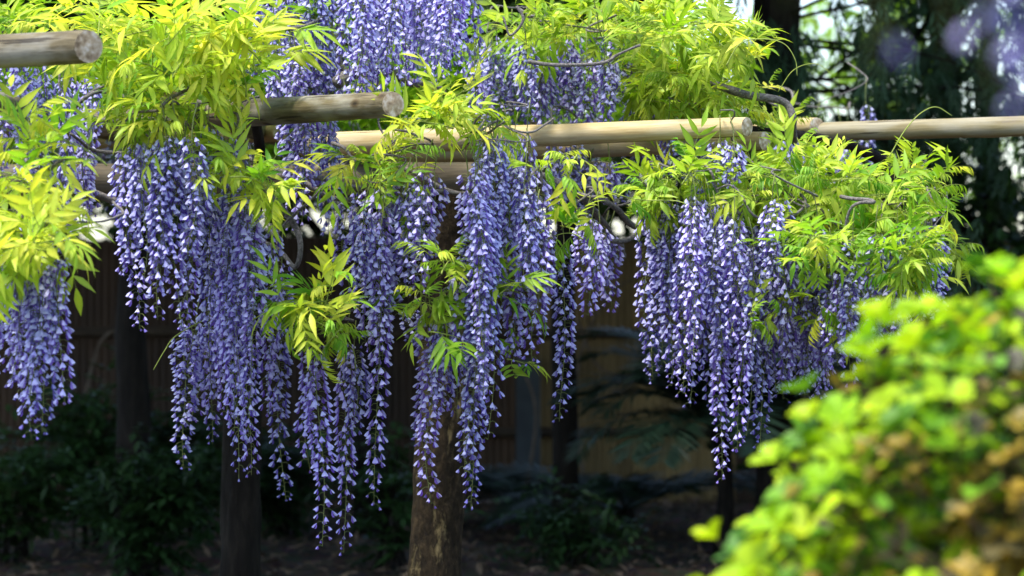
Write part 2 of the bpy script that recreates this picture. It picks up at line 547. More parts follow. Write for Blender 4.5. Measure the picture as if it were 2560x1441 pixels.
post(1120, 1075, 9.62, 0.066, 0.112, 1.82, M_POST, 'thick barked post with peeling tan patches', 1)
post(610, 598, 10.7, 0.06, 0.085, 1.9, M_BARK, None, 2)
post(2235, 2225, 10.3, 0.055, 0.075, 1.93, M_BARK, None, 3)
post(-250, -260, 9.5, 0.06, 0.09, 1.82, M_BARK, None, 4)
for px in (-260, 1090):
    post(px, px, 12.5, 0.06, 0.08, 2.1, M_BARK, None, 10 + px)
for sx in (-1.9, 2.1):
    post(1280 + sx / NEAR_Y * FPX, 1280 + sx / NEAR_Y * FPX, NEAR_Y, 0.05, 0.06, NEAR_Z - .02, M_BARK, None, 33 + sx)

# ---------------------------------------------------------------- wisteria flowers
def floret(mb, base, out, size, pale, deep, roll, openn):
    """one pea flower: pedicel, hood-like pale banner, violet wings and keel under it"""
    out = out.normalized()
    ped = 0.0195 * (0.6 + 0.6 * size)
    p1 = base + out * ped * 0.55 + Vector((0, 0, 0.002))
    p2 = base + out * ped + Vector((0, 0, -0.004))
    mb.tube([base, p1, p2], [0.0009, 0.0008, 0.0010], 3, 1, (0.2, 0.15, 0.12), cap=False)
    dr = (out + Vector((0, 0, -1.35 - 0.8 * openn))).normalized()
    fr = frame(dr, Vector((0, 0, 1)) + out * 0.2, roll)
    Lb, W = 0.0205 * size, 0.0094 * size
    v, f, c = [], [], []
    rows = ((0.0, .13), (.3, .52), (.62, .88), (.86, 1.0), (1.0, .60))
    us = (-1, -.5, 0, .5, 1)
    for t, wd in rows:
        for u in us:
            fold = -abs(u) * W * wd * (0.95 - 0.35 * t)
            lift = 0.20 * Lb * math.sin(t * 2.4) + 0.10 * Lb * t * t
            v.append(p2 + fr @ Vector((Lb * t, u * W * wd, fold + lift)))
            k = 0.45 + 0.55 * min(1, t * 1.5) * (1 - 0.2 * abs(u))
            c.append(tuple(deep[q] + (pale[q] - deep[q]) * k for q in range(3)))
    for i in range(4):
        for j in range(4):
            a = i * 5 + j
            f.append((a, a + 1, a + 6, a + 5))
    mb.add(v, f, 0, c)
    # wings / keel
    Lk, Wk = 0.0185 * size, 0.0046 * size
    v = []
    for t, wd, dz in ((0, .3, -.001), (.5, 1.0, -.007), (.9, .75, -.0085), (1.08, .1, -.006)):
        for u in (-1, 0, 1):
            v.append(p2 + fr @ Vector((Lk * t, u * Wk * wd, dz * size + (0.004 * size * wd if u == 0 else -0.002 * size * wd))))
    f = []
    for i in range(3):
        for j in range(2):
            a = i * 3 + j
            f.append((a, a + 1, a + 4, a + 3))
    mb.add(v, f, 0, deep)


def lerp3(a, b, t):
    return tuple(a[i] + (b[i] - a[i]) * t for i in range(3))


def make_raceme(Lg, seed, dens=1.0, fat=1.0):
    r = random.Random(seed)
    st, fl = MB(), MB()
    bx, by = r.uniform(-.018, .018) * Lg, r.uniform(-.03, .03) * Lg
    ph = r.uniform(0, 6)

    def ax(t):
        return Vector((bx * math.sin(t * 3 + ph) + 0.012 * math.sin(t * 7 + ph), by * math.sin(t * 2.6 + ph * 2), -Lg * t))
    o0 = ax(0)
    st.tube([ax(0) - o0 + Vector((0.012, 0.02, 0.085)), ax(0) - o0 + Vector((0.003, 0.006, 0.04))] + [ax(i / 16) - o0 for i in range(17)],
            [0.0022, 0.002] + [0.0019 - 0.0011 * i / 16 for i in range(17)], 5, 0, (0.5, 0.6, 0.3))
    t, a = 0.015, r.uniform(0, 6)
    budat = r.uniform(.72, .9)
    taper = r.uniform(.3, .6)
    gap = r.uniform(0.45, 0.85) if r.random() < 0.35 else -1
    while t < 1:
        bud = max(0.0, (t - budat) / (1 - budat))
        step = (0.0029 if t < 0.5 else 0.0029 + 0.0062 * (t - 0.5) / 0.5) / dens * (1 + .7 * max(0, noise.noise(Vector((seed, t * 7, 0)))))
        t += step * r.uniform(0.5, 1.5) / Lg
        if gap > 0 and gap < t < gap + 0.025:
            t = gap + 0.025
        if t >= 1:
            break
        a += 2.4 + r.uniform(-.5, .5)
        prof = fat * (1.0 - taper * max(0, t - 0.3) / 0.7) * (0.75 + 0.25 * min(1, t * 8))
        el = r.uniform(-.35, .35)
        out = Vector((math.cos(a), math.sin(a), el))
        size = (0.96 - 0.55 * bud) * r.uniform(0.76, 1.14) * (0.78 + 0.22 * min(1, t * 5))
        base = ax(t) - o0 + Vector((math.cos(a), math.sin(a), 0)) * max(0, (prof - 0.72)) * 0.05 * r.uniform(0.3, 1)
        fade = max(0, 1 - t * 3.2)
        pale = lerp3((0.68, 0.69, 0.97), (0.70, 0.72, 0.87), fade * r.random())
        pale = lerp3(pale, (0.30, 0.23, 0.76), min(1, 0.6 * bud + 0.5 * r.random() ** 1.7))
        deep = lerp3((0.14, 0.07, 0.46), (0.32, 0.24, 0.68), r.random())
        floret(fl, base, out, size * (0.9 + .1 * fat), pale, deep, r.uniform(-.5, .5), r.uniform(-.3, .6))
    return st.mesh('flower_stem', [M_STEM]), fl.mesh('florets', [M_PETAL, M_STEM])


LENS = [0.16, 0.26, 0.36, 0.48, 0.60, 0.74, 0.88]
RAC = {}
for i, Lg in enumerate(LENS):
    RAC[i] = [make_raceme(Lg, 100 * i + k, dens=R.uniform(0.8, 1.25), fat=R.uniform(0.82, 1.08)) for k in range(5)]
RAC_SPARSE = [make_raceme(0.36, 900 + k, dens=0.11, fat=0.8) for k in range(3)]


def hang(vine, x, yt, yb, d, tops, sparse=False):
    p = P(x, yt, d)
    Lg = (yb - yt) * S * d
    if sparse:
        st, fl = R.choice(RAC_SPARSE)
        base = 0.36
    else:
        i = min(range(len(LENS)), key=lambda k: abs(math.log(LENS[k] / max(Lg, .05))))
        st, fl = R.choice(RAC[i])
        base = LENS[i]
    o = put('flower_cluster', st, vine)
    c = put('florets', fl, o)
    c['kind'] = 'stuff'
    sz = max(0.6, Lg / base)
    sx = R.uniform(0.82, 1.02) if Lg > .2 else 0.8
    if sparse:
        sx, sz = .62 if x > 1900 else .95, .9
    o.location = p
    o.scale = (sx, sx, sz)
    o.rotation_euler = (R.uniform(-.05, .05), R.uniform(-.018, .018), R.uniform(0, 6.28))
    tops.append(p + Vector((0, 0, 0.08)))
    return o


def twigs(vine, tops, step=0.34):
    """woody twigs threaded through the tops of neighbouring flower clusters"""
    left = sorted(tops, key=lambda p: p.x)
    while left:
        run = [left.pop(0)]
        while left and len(run) < 5:
            nx = min(left, key=lambda p: (p - run[-1]).length)
            if (nx - run[-1]).length > step:
                break
            left.remove(nx)
            run.append(nx)
        if len(run) == 1:
            run.append(run[0] + Vector((R.uniform(-.15, .15), 0.18, R.uniform(.02, .1))))
        run.append(run[-1] + Vector((R.uniform(-.1, .1), R.uniform(.1, .25), R.uniform(.0, .08))))
        pts = spline(run, 6)
        pts = [p + 0.012 * Vector((noise.noise(p * 9), noise.noise(p * 9 + Vector((7, 0, 0))), noise.noise(p * 9 + Vector((0, 9, 0))))) for p in pts]
        mb = MB()
        r0 = R.uniform(0.003, 0.0055)
        mb.tube(pts, [r0 * (0.6 + 0.5 * i / len(pts)) for i in range(len(pts))], 6)
        build('twig', mb, M_VINE, vine)


def branch(vine, pix, r0, r1, n=8, wob=0.02, mat=None):
    pts = spline([P(*q) for q in pix], n)
    pts = [p + wob * Vector((noise.noise(p * 7), noise.noise(p * 7 + Vector((7, 0, 0))), noise.noise(p * 7 + Vector((0, 9, 0))))) for p in pts]
    mb = MB()
    k = len(pts)
    mb.tube(pts, [r0 + (r1 - r0) * i / (k - 1) for i in range(k)], 9, rough=0.25)
    return build('trunk' if mat else 'branch', mb, mat or M_VINE, vine)


# ---------------------------------------------------------------- wisteria leaves
def leaflet(mb, base, d, up, Lg, W, fold, curl, col, mat=0):
    fr = frame(d, up)
    v, f, cc = [], [], []
    rows = ((0, .10), (.12, .55), (.32, 1.0), (.55, .84), (.78, .40), (1.0, .02))
    for t, wd in rows:
        z = -curl * Lg * t * t
        for u in (-1, 0, 1):
            cc.append(tuple(q * (1.12 if u == 0 else .94) * (1 - .12 * t) for q in col))
            v.append(base + fr @ Vector((Lg * t * (1 - 0.25 * abs(curl) * t), u * W * wd * math.cos(fold), abs(u) * W * wd * math.sin(fold) + z)))
    for i in range(5):
        for j in range(2):
            a = i * 3 + j
            f.append((a, a + 1, a + 4, a + 3))
    mb.add(v, f, mat, cc)


def make_leaf(seed, kind):
    r = random.Random(seed)
    mb = MB()
    if kind == 'open':
        Lr, npair, ll, lw, dr, fold = r.uniform(.12, .19), r.choice((3, 4, 5)), r.uniform(.080, .115), r.uniform(.0105, .0145), r.uniform(-.35, .35), .28
    elif kind == 'young':
        Lr, npair, ll, lw, dr, fold = r.uniform(.11, .16), r.choice((5, 6)), r.uniform(.05, .066), r.uniform(.0068, .009), r.uniform(1.0, 2.0), .55
    else:
        Lr, npair, ll, lw, dr, fold = r.uniform(.08, .12), r.choice((3, 4)), r.uniform(.045, .06), r.uniform(.009, .012), r.uniform(.3, .8), .4
    arch = r.uniform(.0, .4)

    def ax(t):
        return Vector((Lr * t * (1 - .1 * arch * t), 0.012 * math.sin(t * 3 + seed), -arch * Lr * t * t))
    mb.tube([ax(i / 8) for i in range(9)], [.0015 - .0009 * i / 8 for i in range(9)], 4, 1, (1, 1, 1))
    for k in range(npair):
        t = 0.22 + 0.70 * k / (npair - .5)
        tan = (ax(t + .03) - ax(t)).normalized()
        s_ = (0.8 + 0.35 * math.sin(PI * (k + .8) / (npair + .4)))
        for side in (-1, 1):
            tt = t + r.uniform(-.02, .02)
            ang = r.uniform(.5, .95)
            d = tan * math.cos(ang) + Vector((0, side * math.sin(ang), 0)) + Vector((0, 0, -dr * r.uniform(.7, 1.3) + r.uniform(-.12, .2)))
            g = r.uniform(.82, 1.1)
            leaflet(mb, ax(tt), d, Vector((r.uniform(-.3, .3), side * -.15 + r.uniform(-.3, .3), 1)), ll * s_ * r.uniform(.85, 1.12), lw * s_ * r.uniform(.9, 1.1), fold + r.uniform(-.15, .2), r.uniform(0.0, .32), (g * r.uniform(.93, 1.06), g, g))
    leaflet(mb, ax(1), (ax(1) - ax(.9)) + Vector((0, 0, -dr * .06)), Vector((0, 0, 1)), ll * 1.05, lw, fold, r.uniform(.05, .3), (1, 1, 1))
    return mb


LEAF = {}
for tone in M_LEAF:
    for kind, n in (('open', 6), ('young', 4), ('small', 3)):
        LEAF[tone, kind] = [make_leaf(11 * k + len(kind), kind).mesh('leaf', [M_LEAF[tone], M_SHOOT]) for k in range(n)]


def put_leaf(vine, p, d, tone, kind, sc_=1.0):
    o = put('leaf', R.choice(LEAF[tone, kind]), vine)
    up = Vector((R.uniform(-.45, .45), R.uniform(-.75, .1), 1))
    m = frame(d, up, R.uniform(-.4, .4)).to_4x4()
    s = sc_ * R.uniform(.62, .92)
    o.matrix_world = Matrix.Translation(p) @ m @ Matrix.Scale(s, 4)
    return o


def spray(vine, p0, d0, Lg, nleaf, tones, young=0.3, sc_=1.0, droop=0.5):
    """one green shoot with its alternate compound leaves"""
    d = d0.normalized()
    pts = [Vector(p0)]
    seg = 9
    for i in range(seg):
        d = (d + Vector((R.uniform(-.16, .16), R.uniform(-.16, .16), R.uniform(-.12, .12) - droop * 0.16))).normalized()
        pts.append(pts[-1] + d * Lg / seg)
    mb = MB()
    mb.tube(pts, [.0026 - .0017 * i / seg for i in range(seg + 1)], 5)
    build('shoot', mb, M_SHOOT, vine)
    a = R.uniform(0, 6)
    for k in range(nleaf):
        t = (0.12 + 0.86 * (k + R.uniform(-.25, .25)) / max(1, nleaf - 1)) if nleaf > 1 else 1
        t = min(max(t, 0), 0.999)
        i = int(t * seg)
        p = pts[i].lerp(pts[i + 1], t * seg - i)
        tan = (pts[i + 1] - pts[i]).normalized()
        a += 2.5 + R.uniform(-.6, .6)
        side = frame(tan) @ Vector((0, math.cos(a), math.sin(a)))
        ld = tan * R.uniform(.3, .9) + side + Vector((0, -.3, R.uniform(-.15, .95)))
        yk = R.random()
        kind = 'young' if yk < young * (0.5 + t) else ('small' if yk > .88 else 'open')
        put_leaf(vine, p, ld, R.choices([q for q, _ in tones], [q for _, q in tones])[0], kind, sc_)


YEL = (('yellow', 8), ('lime', 2))
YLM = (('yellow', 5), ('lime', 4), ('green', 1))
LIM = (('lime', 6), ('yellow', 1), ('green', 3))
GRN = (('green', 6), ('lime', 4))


def blob(vine, cx, cy, rx, ry, d0, d1, ns, nl, tones, young=.3, sc_=1.0, up=0.5, Lg=.3, droop=.5, spread=1.0):
    """ns shoots whose leaves fill an ellipsoid of the vine's outline"""
    for _ in range(ns):
        while True:
            u, v = R.uniform(-1, 1), R.uniform(-1, 1)
            if u * u + v * v < 1:
                break
        d = R.uniform(d0, d1)
        rx_, ry_, Lg_ = max(rx - 45, rx * .5), max(ry - 40, ry * .45), Lg * .62
        p = P(cx + u * rx_, cy + v * ry_, d)
        dr = Vector((u * .8 * spread + R.uniform(-.5, .5), R.uniform(-.8, .25), -v * .4 + up * R.uniform(.2, 1.1)))
        p -= dr.normalized() * Lg_ * .5
        spray(vine, p, dr, Lg_ * R.uniform(.7, 1.2), nl, tones, young, sc_, droop)


def flowers(vine, rows, jitter=10, dd=.12):
    tops = []
    for x, yt, yb, d in rows:
        hang(vine, x, yt, yb, d + R.uniform(-dd, dd), tops)
    twigs(vine, tops)


def fill(x0, x1, yt, yb, n, d0, d1, tj=40, bj=60):
    """n more clusters spread between x0 and x1; yt and yb are (at x0, at x1)"""
    out = []
    for i in range(n):
        t = (i + R.uniform(.1, .9)) / n
        a = yt[0] + (yt[1] - yt[0]) * t + R.uniform(-tj, tj)
        b = yb[0] + (yb[1] - yb[0]) * t + R.uniform(-bj, bj * .3)
        out.append((x0 + (x1 - x0) * t, a, max(b, a + 90), R.uniform(d0, d1)))
    return out


R.seed(50)
# --- the vine at the left edge
v1 = thing('wisteria_vine', 'yellow-leaved wisteria vine at the far left edge, beneath the blurred near pole', 'wisteria')
flowers(v1, [(12, 640, 930, 7.6), (38, 600, 960, 7.5), (62, 610, 1050, 7.45), (86, 640, 1098, 7.4), (112, 640, 1085, 7.4), (140, 640, 1012, 7.45),
             (-25, 600, 950, 7.5), (100, 560, 900, 7.8), (30, 540, 860, 7.9), (150, 560, 800, 7.8), (60, 560, 1000, 7.7)])
blob(v1, 75, 375, 150, 95, 7.2, 7.7, 7, 5, YEL, .12, 1.0, .5, .26)
blob(v1, 70, 590, 130, 80, 7.1, 7.5, 7, 6, YEL, .1, 1.0, .35, .24)
blob(v1, 30, 650, 90, 40, 7.2, 7.5, 3, 5, (('green', 1), ('lime', 1)), .1, .95, .2, .22)
blob(v1, 215, 375, 40, 40, 7.2, 7.4, 1, 5, YEL, .1, 1.0, .2, .24)
branch(v1, [(-150, 460, 8.2), (60, 470, 7.8), (120, 430, 7.6), (160, 390, 7.5)], .011, .005)
branch(v1, [(-150, 640, 8.0), (0, 600, 7.7), (110, 585, 7.4)], .009, .004)
branch(v1, [(-330, 1700, 9.3), (-300, 1200, 9.2), (-320, 700, 9.2), (-260, 480, 9.0), (-140, 440, 8.4)], .03, .02, mat=M_BARK)

R.seed(51)
# --- the vine over the weathered poles
v2 = thing('wisteria_vine', 'wisteria vine with bright yellow leaves spilling over the two weathered grey poles', 'wisteria')
flowers(v2, [(318, 370, 690, 8.2), (338, 350, 825, 8.2), (372, 350, 700, 8.1), (398, 350, 800, 8.15), (428, 340, 832, 8.05), (462, 340, 815, 8.05), (492, 350, 720, 8.1),
             (415, 330, 640, 8.0), (350, 340, 640, 8.3), (480, 330, 640, 8.0), (515, 360, 760, 8.3), (405, 345, 720, 8.1), (530, 480, 900, 8.4), (555, 500, 1050, 8.4), (625, 440, 900, 8.25), (585, 350, 700, 8.3), (440, 330, 600, 8.0)] +
        [(572, 330, 960, 8.4), (600, 380, 1190, 8.35), (628, 520, 1188, 8.3), (575, 520, 1080, 8.35), (645, 560, 1090, 8.35), (610, 480, 1000, 8.3),
         (668, 560, 700, 8.3), 
         (520, 720, 1110, 8.55), (455, 830, 1176, 8.5), (490, 800, 1060, 8.6), (470, 790, 960, 8.55), (545, 780, 1000, 8.6), (560, 330, 640, 8.2), (520, 300, 560, 8.3)])
flowers(v2, fill(-20, 240, (170, 175), (470, 560), 10, 8.8, 9.4) + [(165, 390, 560, 9.0), (205, 400, 570, 9.0), (120, 400, 640, 9.1)])
blob(v2, 330, 55, 300, 70, 8.0, 8.6, 13, 6, YEL, .1, 1.05, .4, .3)
blob(v2, 410, 190, 160, 110, 7.9, 8.5, 11, 6, YEL, .2, 1.0, .4, .28)
blob(v2, 400, 290, 130, 50, 7.9, 8.4, 6, 6, YLM, .45, .9, .2, .22)
blob(v2, 625, 140, 85, 85, 8.1, 8.5, 6, 6, YEL, .1, 1.05, .6, .28)
blob(v2, 625, 430, 105, 65, 8.0, 8.4, 6, 6, YLM, .15, .85, .1, .24)
blob(v2, 590, 365, 60, 40, 8.0, 8.3, 2, 5, YEL, .1, .9, .3, .22)
blob(v2, 40, 40, 90, 50, 8.6, 9.2, 4, 5, LIM, .3, .9, .4, .25)
branch(v2, [(600, 1650, 10.9), (608, 1150, 10.9), (600, 800, 10.8), (620, 560, 10.2), (660, 480, 9.4), (640, 300, 9.2)], .028, .018, mat=M_BARK)
branch(v2, [(640, 430, 8.7), (672, 490, 8.7), (700, 518, 8.7), (742, 572, 8.75), (752, 625, 8.7), (738, 668, 8.7), (700, 625, 8.75), (655, 605, 8.8)], .012, .006, wob=.008)
branch(v2, [(440, 360, 8.9), (300, 310, 8.9), (220, 300, 8.9), (160, 240, 8.8), (150, 180, 8.8)], .009, .004)
branch(v2, [(330, 250, 8.8), (260, 235, 8.8), (215, 248, 8.75), (180, 275, 8.8)], .008, .004)
branch(v2, [(320, 200, 8.8), (250, 225, 8.8), (190, 262, 8.8)], .007, .004)
branch(v2, [(450, 380, 8.8), (330, 385, 8.8), (230, 370, 8.8), (180, 330, 8.7)], .007, .004)

R.seed(52)
# --- the middle vine
v3 = thing('wisteria_vine', 'wisteria vine with the longest flower clusters, hanging around the barked post in the middle', 'wisteria')
flowers(v3, [(700, 690, 1250, 8.5), (683, 700, 1040, 8.55), (705, 640, 900, 8.7), 
             (770, 860, 1180, 8.45), (790, 850, 1365, 8.4), (866, 845, 1382, 8.4), (885, 870, 1080, 8.5),
             (868, 480, 760, 8.6), (895, 470, 860, 8.55), (925, 460, 880, 8.5), (952, 450, 1265, 8.45), (975, 450, 900, 8.5), (1000, 440, 800, 8.5), (1030, 430, 720, 8.45), (1062, 420, 725, 8.4), (1085, 430, 640, 8.5), 
             (910, 520, 720, 8.4), (960, 520, 830, 8.4), (1015, 470, 700, 8.35), (1045, 460, 690, 8.5),
             (1062, 770, 1120, 8.5), (1075, 860, 1260, 8.5), (1110, 790, 1020, 8.5), (1125, 800, 1045, 8.5), (1030, 770, 850, 8.6)])
flowers(v3, [(1205, 380, 1000, 8.3), (1170, 430, 820, 8.3), (1180, 560, 1185, 8.3), (1215, 540, 1100, 8.25), (1195, 400, 900, 8.25), (1208, 600, 1272, 8.3), (1150, 650, 900, 8.4), (1225, 500, 760, 8.3), (1190, 420, 740, 8.2),
             (1240, 390, 700, 8.3), (1265, 380, 800, 8.35), (1290, 400, 905, 8.4), (1275, 560, 905, 8.4), (1315, 420, 760, 8.4), (1340, 540, 920, 8.4), (1345, 480, 760, 8.45), (1365, 560, 840, 8.5), (1410, 600, 1055, 8.4), 
             (1235, 345, 560, 8.3), (1310, 560, 720, 8.4), (1330, 400, 640, 8.4), (1480, 545, 790, 8.5), (1500, 560, 700, 8.6), (1465, 540, 720, 8.6), (1525, 580, 775, 9.2), (1510, 600, 740, 9.2)])
flowers(v3, [(745, 200, 575, 8.9), (760, 280, 560, 8.9), (735, 250, 500, 8.9), (770, 180, 440, 9.0), (815, 280, 590, 9.0), (830, 290, 560, 9.1), (800, 300, 460, 9.0)] +
        fill(600, 850, (-60, -40), (190, 330), 14, 8.7, 9.2) + fill(660, 850, (100, 120), (320, 340), 8, 8.6, 9.0) + fill(860, 1180, (-80, -80), (240, 170), 19, 8.2, 8.7, 40, 60) + fill(870, 1150, (40, 30), (260, 200), 8, 8.5, 9.0))
flowers(v3, fill(1180, 1360, (100, 100), (310, 310), 12, 9.3, 9.7) + fill(1290, 1560, (110, 120), (320, 310), 18, 9.0, 9.6) + fill(1360, 1560, (370, 380), (560, 540), 8, 9.0, 9.5) + fill(1190, 1330, (330, 330), (480, 500), 5, 8.4, 8.7, 15))
blob(v3, 1080, 270, 90, 80, 8.0, 8.5, 6, 6, YEL, .2, .9, .4, .24)
blob(v3, 960, 385, 150, 70, 8.2, 8.7, 6, 5, YLM, .3, .8, .1, .22)
blob(v3, 980, 480, 90, 40, 8.1, 8.4, 2, 6, YLM, .2, .9, .1, .2)
blob(v3, 800, 745, 105, 60, 8.1, 8.35, 7, 5, YLM, .4, .9, .35, .22)
blob(v3, 830, 825, 90, 50, 8.1, 8.35, 5, 5, YLM, .6, .85, .1, .2)
blob(v3, 1115, 650, 55, 60, 8.2, 8.4, 3, 5, LIM, .4, .75, .3, .2)
blob(v3, 1050, 740, 90, 50, 8.3, 8.45, 3, 5, LIM, .3, .8, .1, .2)
blob(v3, 1090, 830, 50, 25, 8.2, 8.3, 1, 4, LIM, 0, .9, .0, .15)
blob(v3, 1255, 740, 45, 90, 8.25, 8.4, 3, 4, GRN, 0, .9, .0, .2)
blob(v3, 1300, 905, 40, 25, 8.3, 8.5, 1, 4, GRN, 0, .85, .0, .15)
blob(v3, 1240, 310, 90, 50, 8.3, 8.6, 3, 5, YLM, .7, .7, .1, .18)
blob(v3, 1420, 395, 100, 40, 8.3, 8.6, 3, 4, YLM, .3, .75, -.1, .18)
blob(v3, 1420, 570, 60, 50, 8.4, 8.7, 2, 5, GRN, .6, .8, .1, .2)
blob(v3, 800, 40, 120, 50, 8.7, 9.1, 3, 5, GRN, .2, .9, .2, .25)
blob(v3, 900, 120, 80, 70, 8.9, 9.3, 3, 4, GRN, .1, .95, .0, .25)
branch(v3, [(1075, 1700, 10.1), (1085, 1200, 10.1), (1100, 900, 10.1), (1110, 620, 10.1), (1150, 480, 9.9), (1300, 400, 9.6)], .04, .026, mat=M_BARK)
branch(v3, [(1560, 640, 9.6), (1520, 570, 9.2), (1440, 490, 9.0), (1380, 450, 9.0), (1300, 430, 9.1)], .013, .008)
branch(v3, [(1700, 560, 9.2), (1610, 585, 9.1), (1550, 600, 9.0), (1500, 575, 9.0), (1430, 520, 9.1)], .010, .006)
branch(v3, [(1640, 600, 9.2), (1580, 560, 9.1), (1520, 515, 9.0), (1420, 480, 9.0)], .012, .008)
branch(v3, [(1320, 155, 8.5), (1370, 160, 8.5), (1440, 160, 8.5), (1510, 158, 8.5), (1545, 140, 8.5), (1600, 115, 8.5)], .0065, .004, wob=.006)
branch(v3, [(840, 215, 8.7), (880, 185, 8.75), (930, 170, 8.8), (990, 185, 8.9), (1100, 230, 9.1)], .02, .013)
branch(v3, [(860, 60, 8.9), (845, 110, 8.9), (850, 160, 8.9), (890, 200, 8.9)], .012, .009)
branch(v3, [(585, 78, 8.5), (640, 85, 8.6), (690, 80, 8.6), (780, 60, 8.7), (840, 45, 8.8)], .007, .004)
branch(v3, [(650, 15, 8.5), (660, 45, 8.5), (640, 80, 8.55)], .006, .004)
branch(v3, [(660, 440, 9.0), (760, 445, 9.0), (830, 455, 9.0), (905, 470, 9.0)], .013, .008)
branch(v3, [(1300, 20, 8.4), (1310, 60, 8.4), (1275, 90, 8.4), (1260, 40, 8.4)], .005, .003)
branch(v3, [(1060, 480, 8.7), (1120, 490, 8.7), (1160, 480, 8.6)], .007, .004)
branch(v3, [(1150, 380, 8.35), (1180, 310, 8.3), (1215, 280, 8.3)], .005, .003)
branch(v3, [(1140, 345, 8.3), (1200, 335, 8.3), (1260, 310, 8.25)], .004, .003)

R.seed(53)
# --- the right vine
v4 = thing('wisteria_vine', 'lime-green wisteria vine mounded over the pale pole and spilling down right of it', 'wisteria')
flowers(v4, [(1612, 490, 880, 8.7), (1630, 470, 950, 8.65), (1655, 480, 925, 8.6), (1680, 490, 965, 8.65), (1702, 500, 930, 8.6), (1728, 480, 985, 8.5), (1750, 480, 1020, 8.5), (1765, 490, 1030, 8.5), (1740, 500, 900, 8.4), (1715, 560, 930, 8.65), (1645, 520, 800, 8.6), (1775, 500, 900, 8.55),
             (1812, 520, 1000, 8.55), (1820, 640, 1205, 8.5), (1845, 600, 1125, 8.5), (1870, 640, 1090, 8.55), (1890, 680, 1130, 8.6), (1800, 560, 860, 8.5), (1830, 480, 820, 8.45), (1855, 560, 960, 8.6),
             (1800, 345, 450, 8.5), (1835, 350, 470, 8.5), (1830, 420, 500, 8.6), (1930, 500, 700, 8.4), (1945, 490, 760, 8.4), (1975, 560, 720, 8.4), (2045, 560, 720, 8.45), (2020, 580, 800, 8.5)])
flowers(v4, fill(1790, 2120, (560, 600), (900, 860), 24, 8.4, 8.8, 40, 60) + fill(1900, 2080, (700, 700), (985, 990), 12, 8.5, 8.9, 50, 40) + fill(2060, 2345, (670, 600), (930, 800), 22, 8.25, 8.8, 80, 40) + [(2330, 560, 765, 8.8), (2300, 560, 740, 8.8), (2265, 560, 780, 8.9), (2150, 640, 890, 8.6), (2120, 640, 960, 8.6)])
flowers(v4, fill(1560, 1800, (230, 330), (420, 520), 9, 9.0, 9.5))
blob(v4, 1480, 55, 290, 75, 8.7, 9.4, 16, 6, LIM, .2, 0.88, .3, .3)
blob(v4, 1700, 50, 170, 80, 8.7, 9.3, 11, 6, LIM, .15, 0.88, .4, .3)
blob(v4, 1830, 110, 85, 65, 8.7, 9.2, 5, 6, LIM, .15, .9, .1, .28)
blob(v4, 1725, 180, 170, 95, 8.9, 9.5, 19, 6, LIM, .25, 0.88, .2, .28)
blob(v4, 1800, 235, 95, 60, 9.0, 9.5, 8, 6, LIM, .4, 0.79, .2, .26)
blob(v4, 1640, 245, 80, 50, 9.0, 9.5, 5, 6, LIM, .3, 0.79, .1, .26)
blob(v4, 1690, 445, 140, 75, 8.4, 8.7, 12, 6, LIM, .5, 0.79, -.1, .24)
blob(v4, 1975, 455, 230, 125, 8.4, 8.9, 30, 6, LIM, .45, 0.795, .05, .27)
blob(v4, 2155, 485, 230, 125, 8.4, 8.9, 28, 6, LIM, .45, 0.795, .1, .27)
blob(v4, 2160, 600, 210, 90, 8.35, 8.65, 13, 6, LIM, .35, 0.795, .0, .26)
blob(v4, 2230, 660, 90, 50, 8.5, 8.8, 3, 5, GRN, .2, 0.79, .0, .24)
blob(v4, 2340, 600, 40, 70, 8.6, 8.9, 2, 5, GRN, .3, .85, -.2, .24)
blob(v4, 1950, 330, 90, 40, 9.1, 9.5, 4, 5, LIM, .3, 0.79, .1, .24)
blob(v4, 2230, 620, 130, 90, 8.1, 8.3, 9, 6, LIM, .4, .78, -.05, .24)
blob(v4, 2040, 590, 130, 70, 8.15, 8.35, 6, 6, LIM, .4, .75, -.05, .24)
blob(v4, 1960, 780, 200, 60, 8.3, 8.5, 4, 5, LIM, .6, .75, -.1, .2)
blob(v4, 2130, 780, 100, 70, 8.4, 8.6, 3, 4, LIM, .4, .8, -.1, .2)
branch(v4, [(1780, 215, 9.0), (1860, 232, 9.0), (1920, 248, 9.0), (1962, 270, 9.0), (1985, 310, 9.0), (1990, 350, 9.2)], .0135, .011)
branch(v4, [(2235, 1650, 10.5), (2228, 1200, 10.5), (2232, 800, 10.5), (2215, 500, 10.2), (2180, 390, 9.6), (1990, 340, 9.2), (1700, 330, 9.3)], .03, .016, mat=M_BARK)
branch(v4, [(1560, 410, 8.8), (1650, 500, 9.0), (1750, 520, 9.0), (1850, 480, 9.0), (1960, 470, 9.0)], .01, .006)
branch(v4, [(1960, 620, 8.7), (2020, 600, 8.7), (2070, 560, 8.7), (2150, 480, 8.8)], .007, .004)
branch(v4, [(1910, 560, 8.5), (1925, 600, 8.5), (1900, 650, 8.5)], .005, .003)


for seed, (pa, pb), r0 in ((1, ((60, 455, 9.45), (900, 452, 9.58)), .012), (2, ((520, 452, 9.5), (1420, 449, 9.63)), .009)):
    a_, b_ = P(*pa), P(*pb)
    q = []
    for i in range(60):
        t = i / 59
        w_ = t * 9 + seed * 2
        q.append(a_.lerp(b_, t) + Vector((0, math.cos(w_), math.sin(w_))) * (.07 + .012 * math.sin(t * 23)))
    mb = MB()
    mb.tube(q, [r0 * (1.2 - .5 * i / 59) for i in range(60)], 8, rough=.25)
    build('branch', mb, M_VINE, v2 if seed == 1 else v3)


def tendril(vine, pix, r0=.0022, r1=.0012):
    mb = MB()
    pts = spline([P(*q) for q in pix], 8)
    mb.tube(pts, [r0 + (r1 - r0) * i / (len(pts) - 1) for i in range(len(pts))], 5)
    return build('tendril', mb, M_SHOOT, vine)


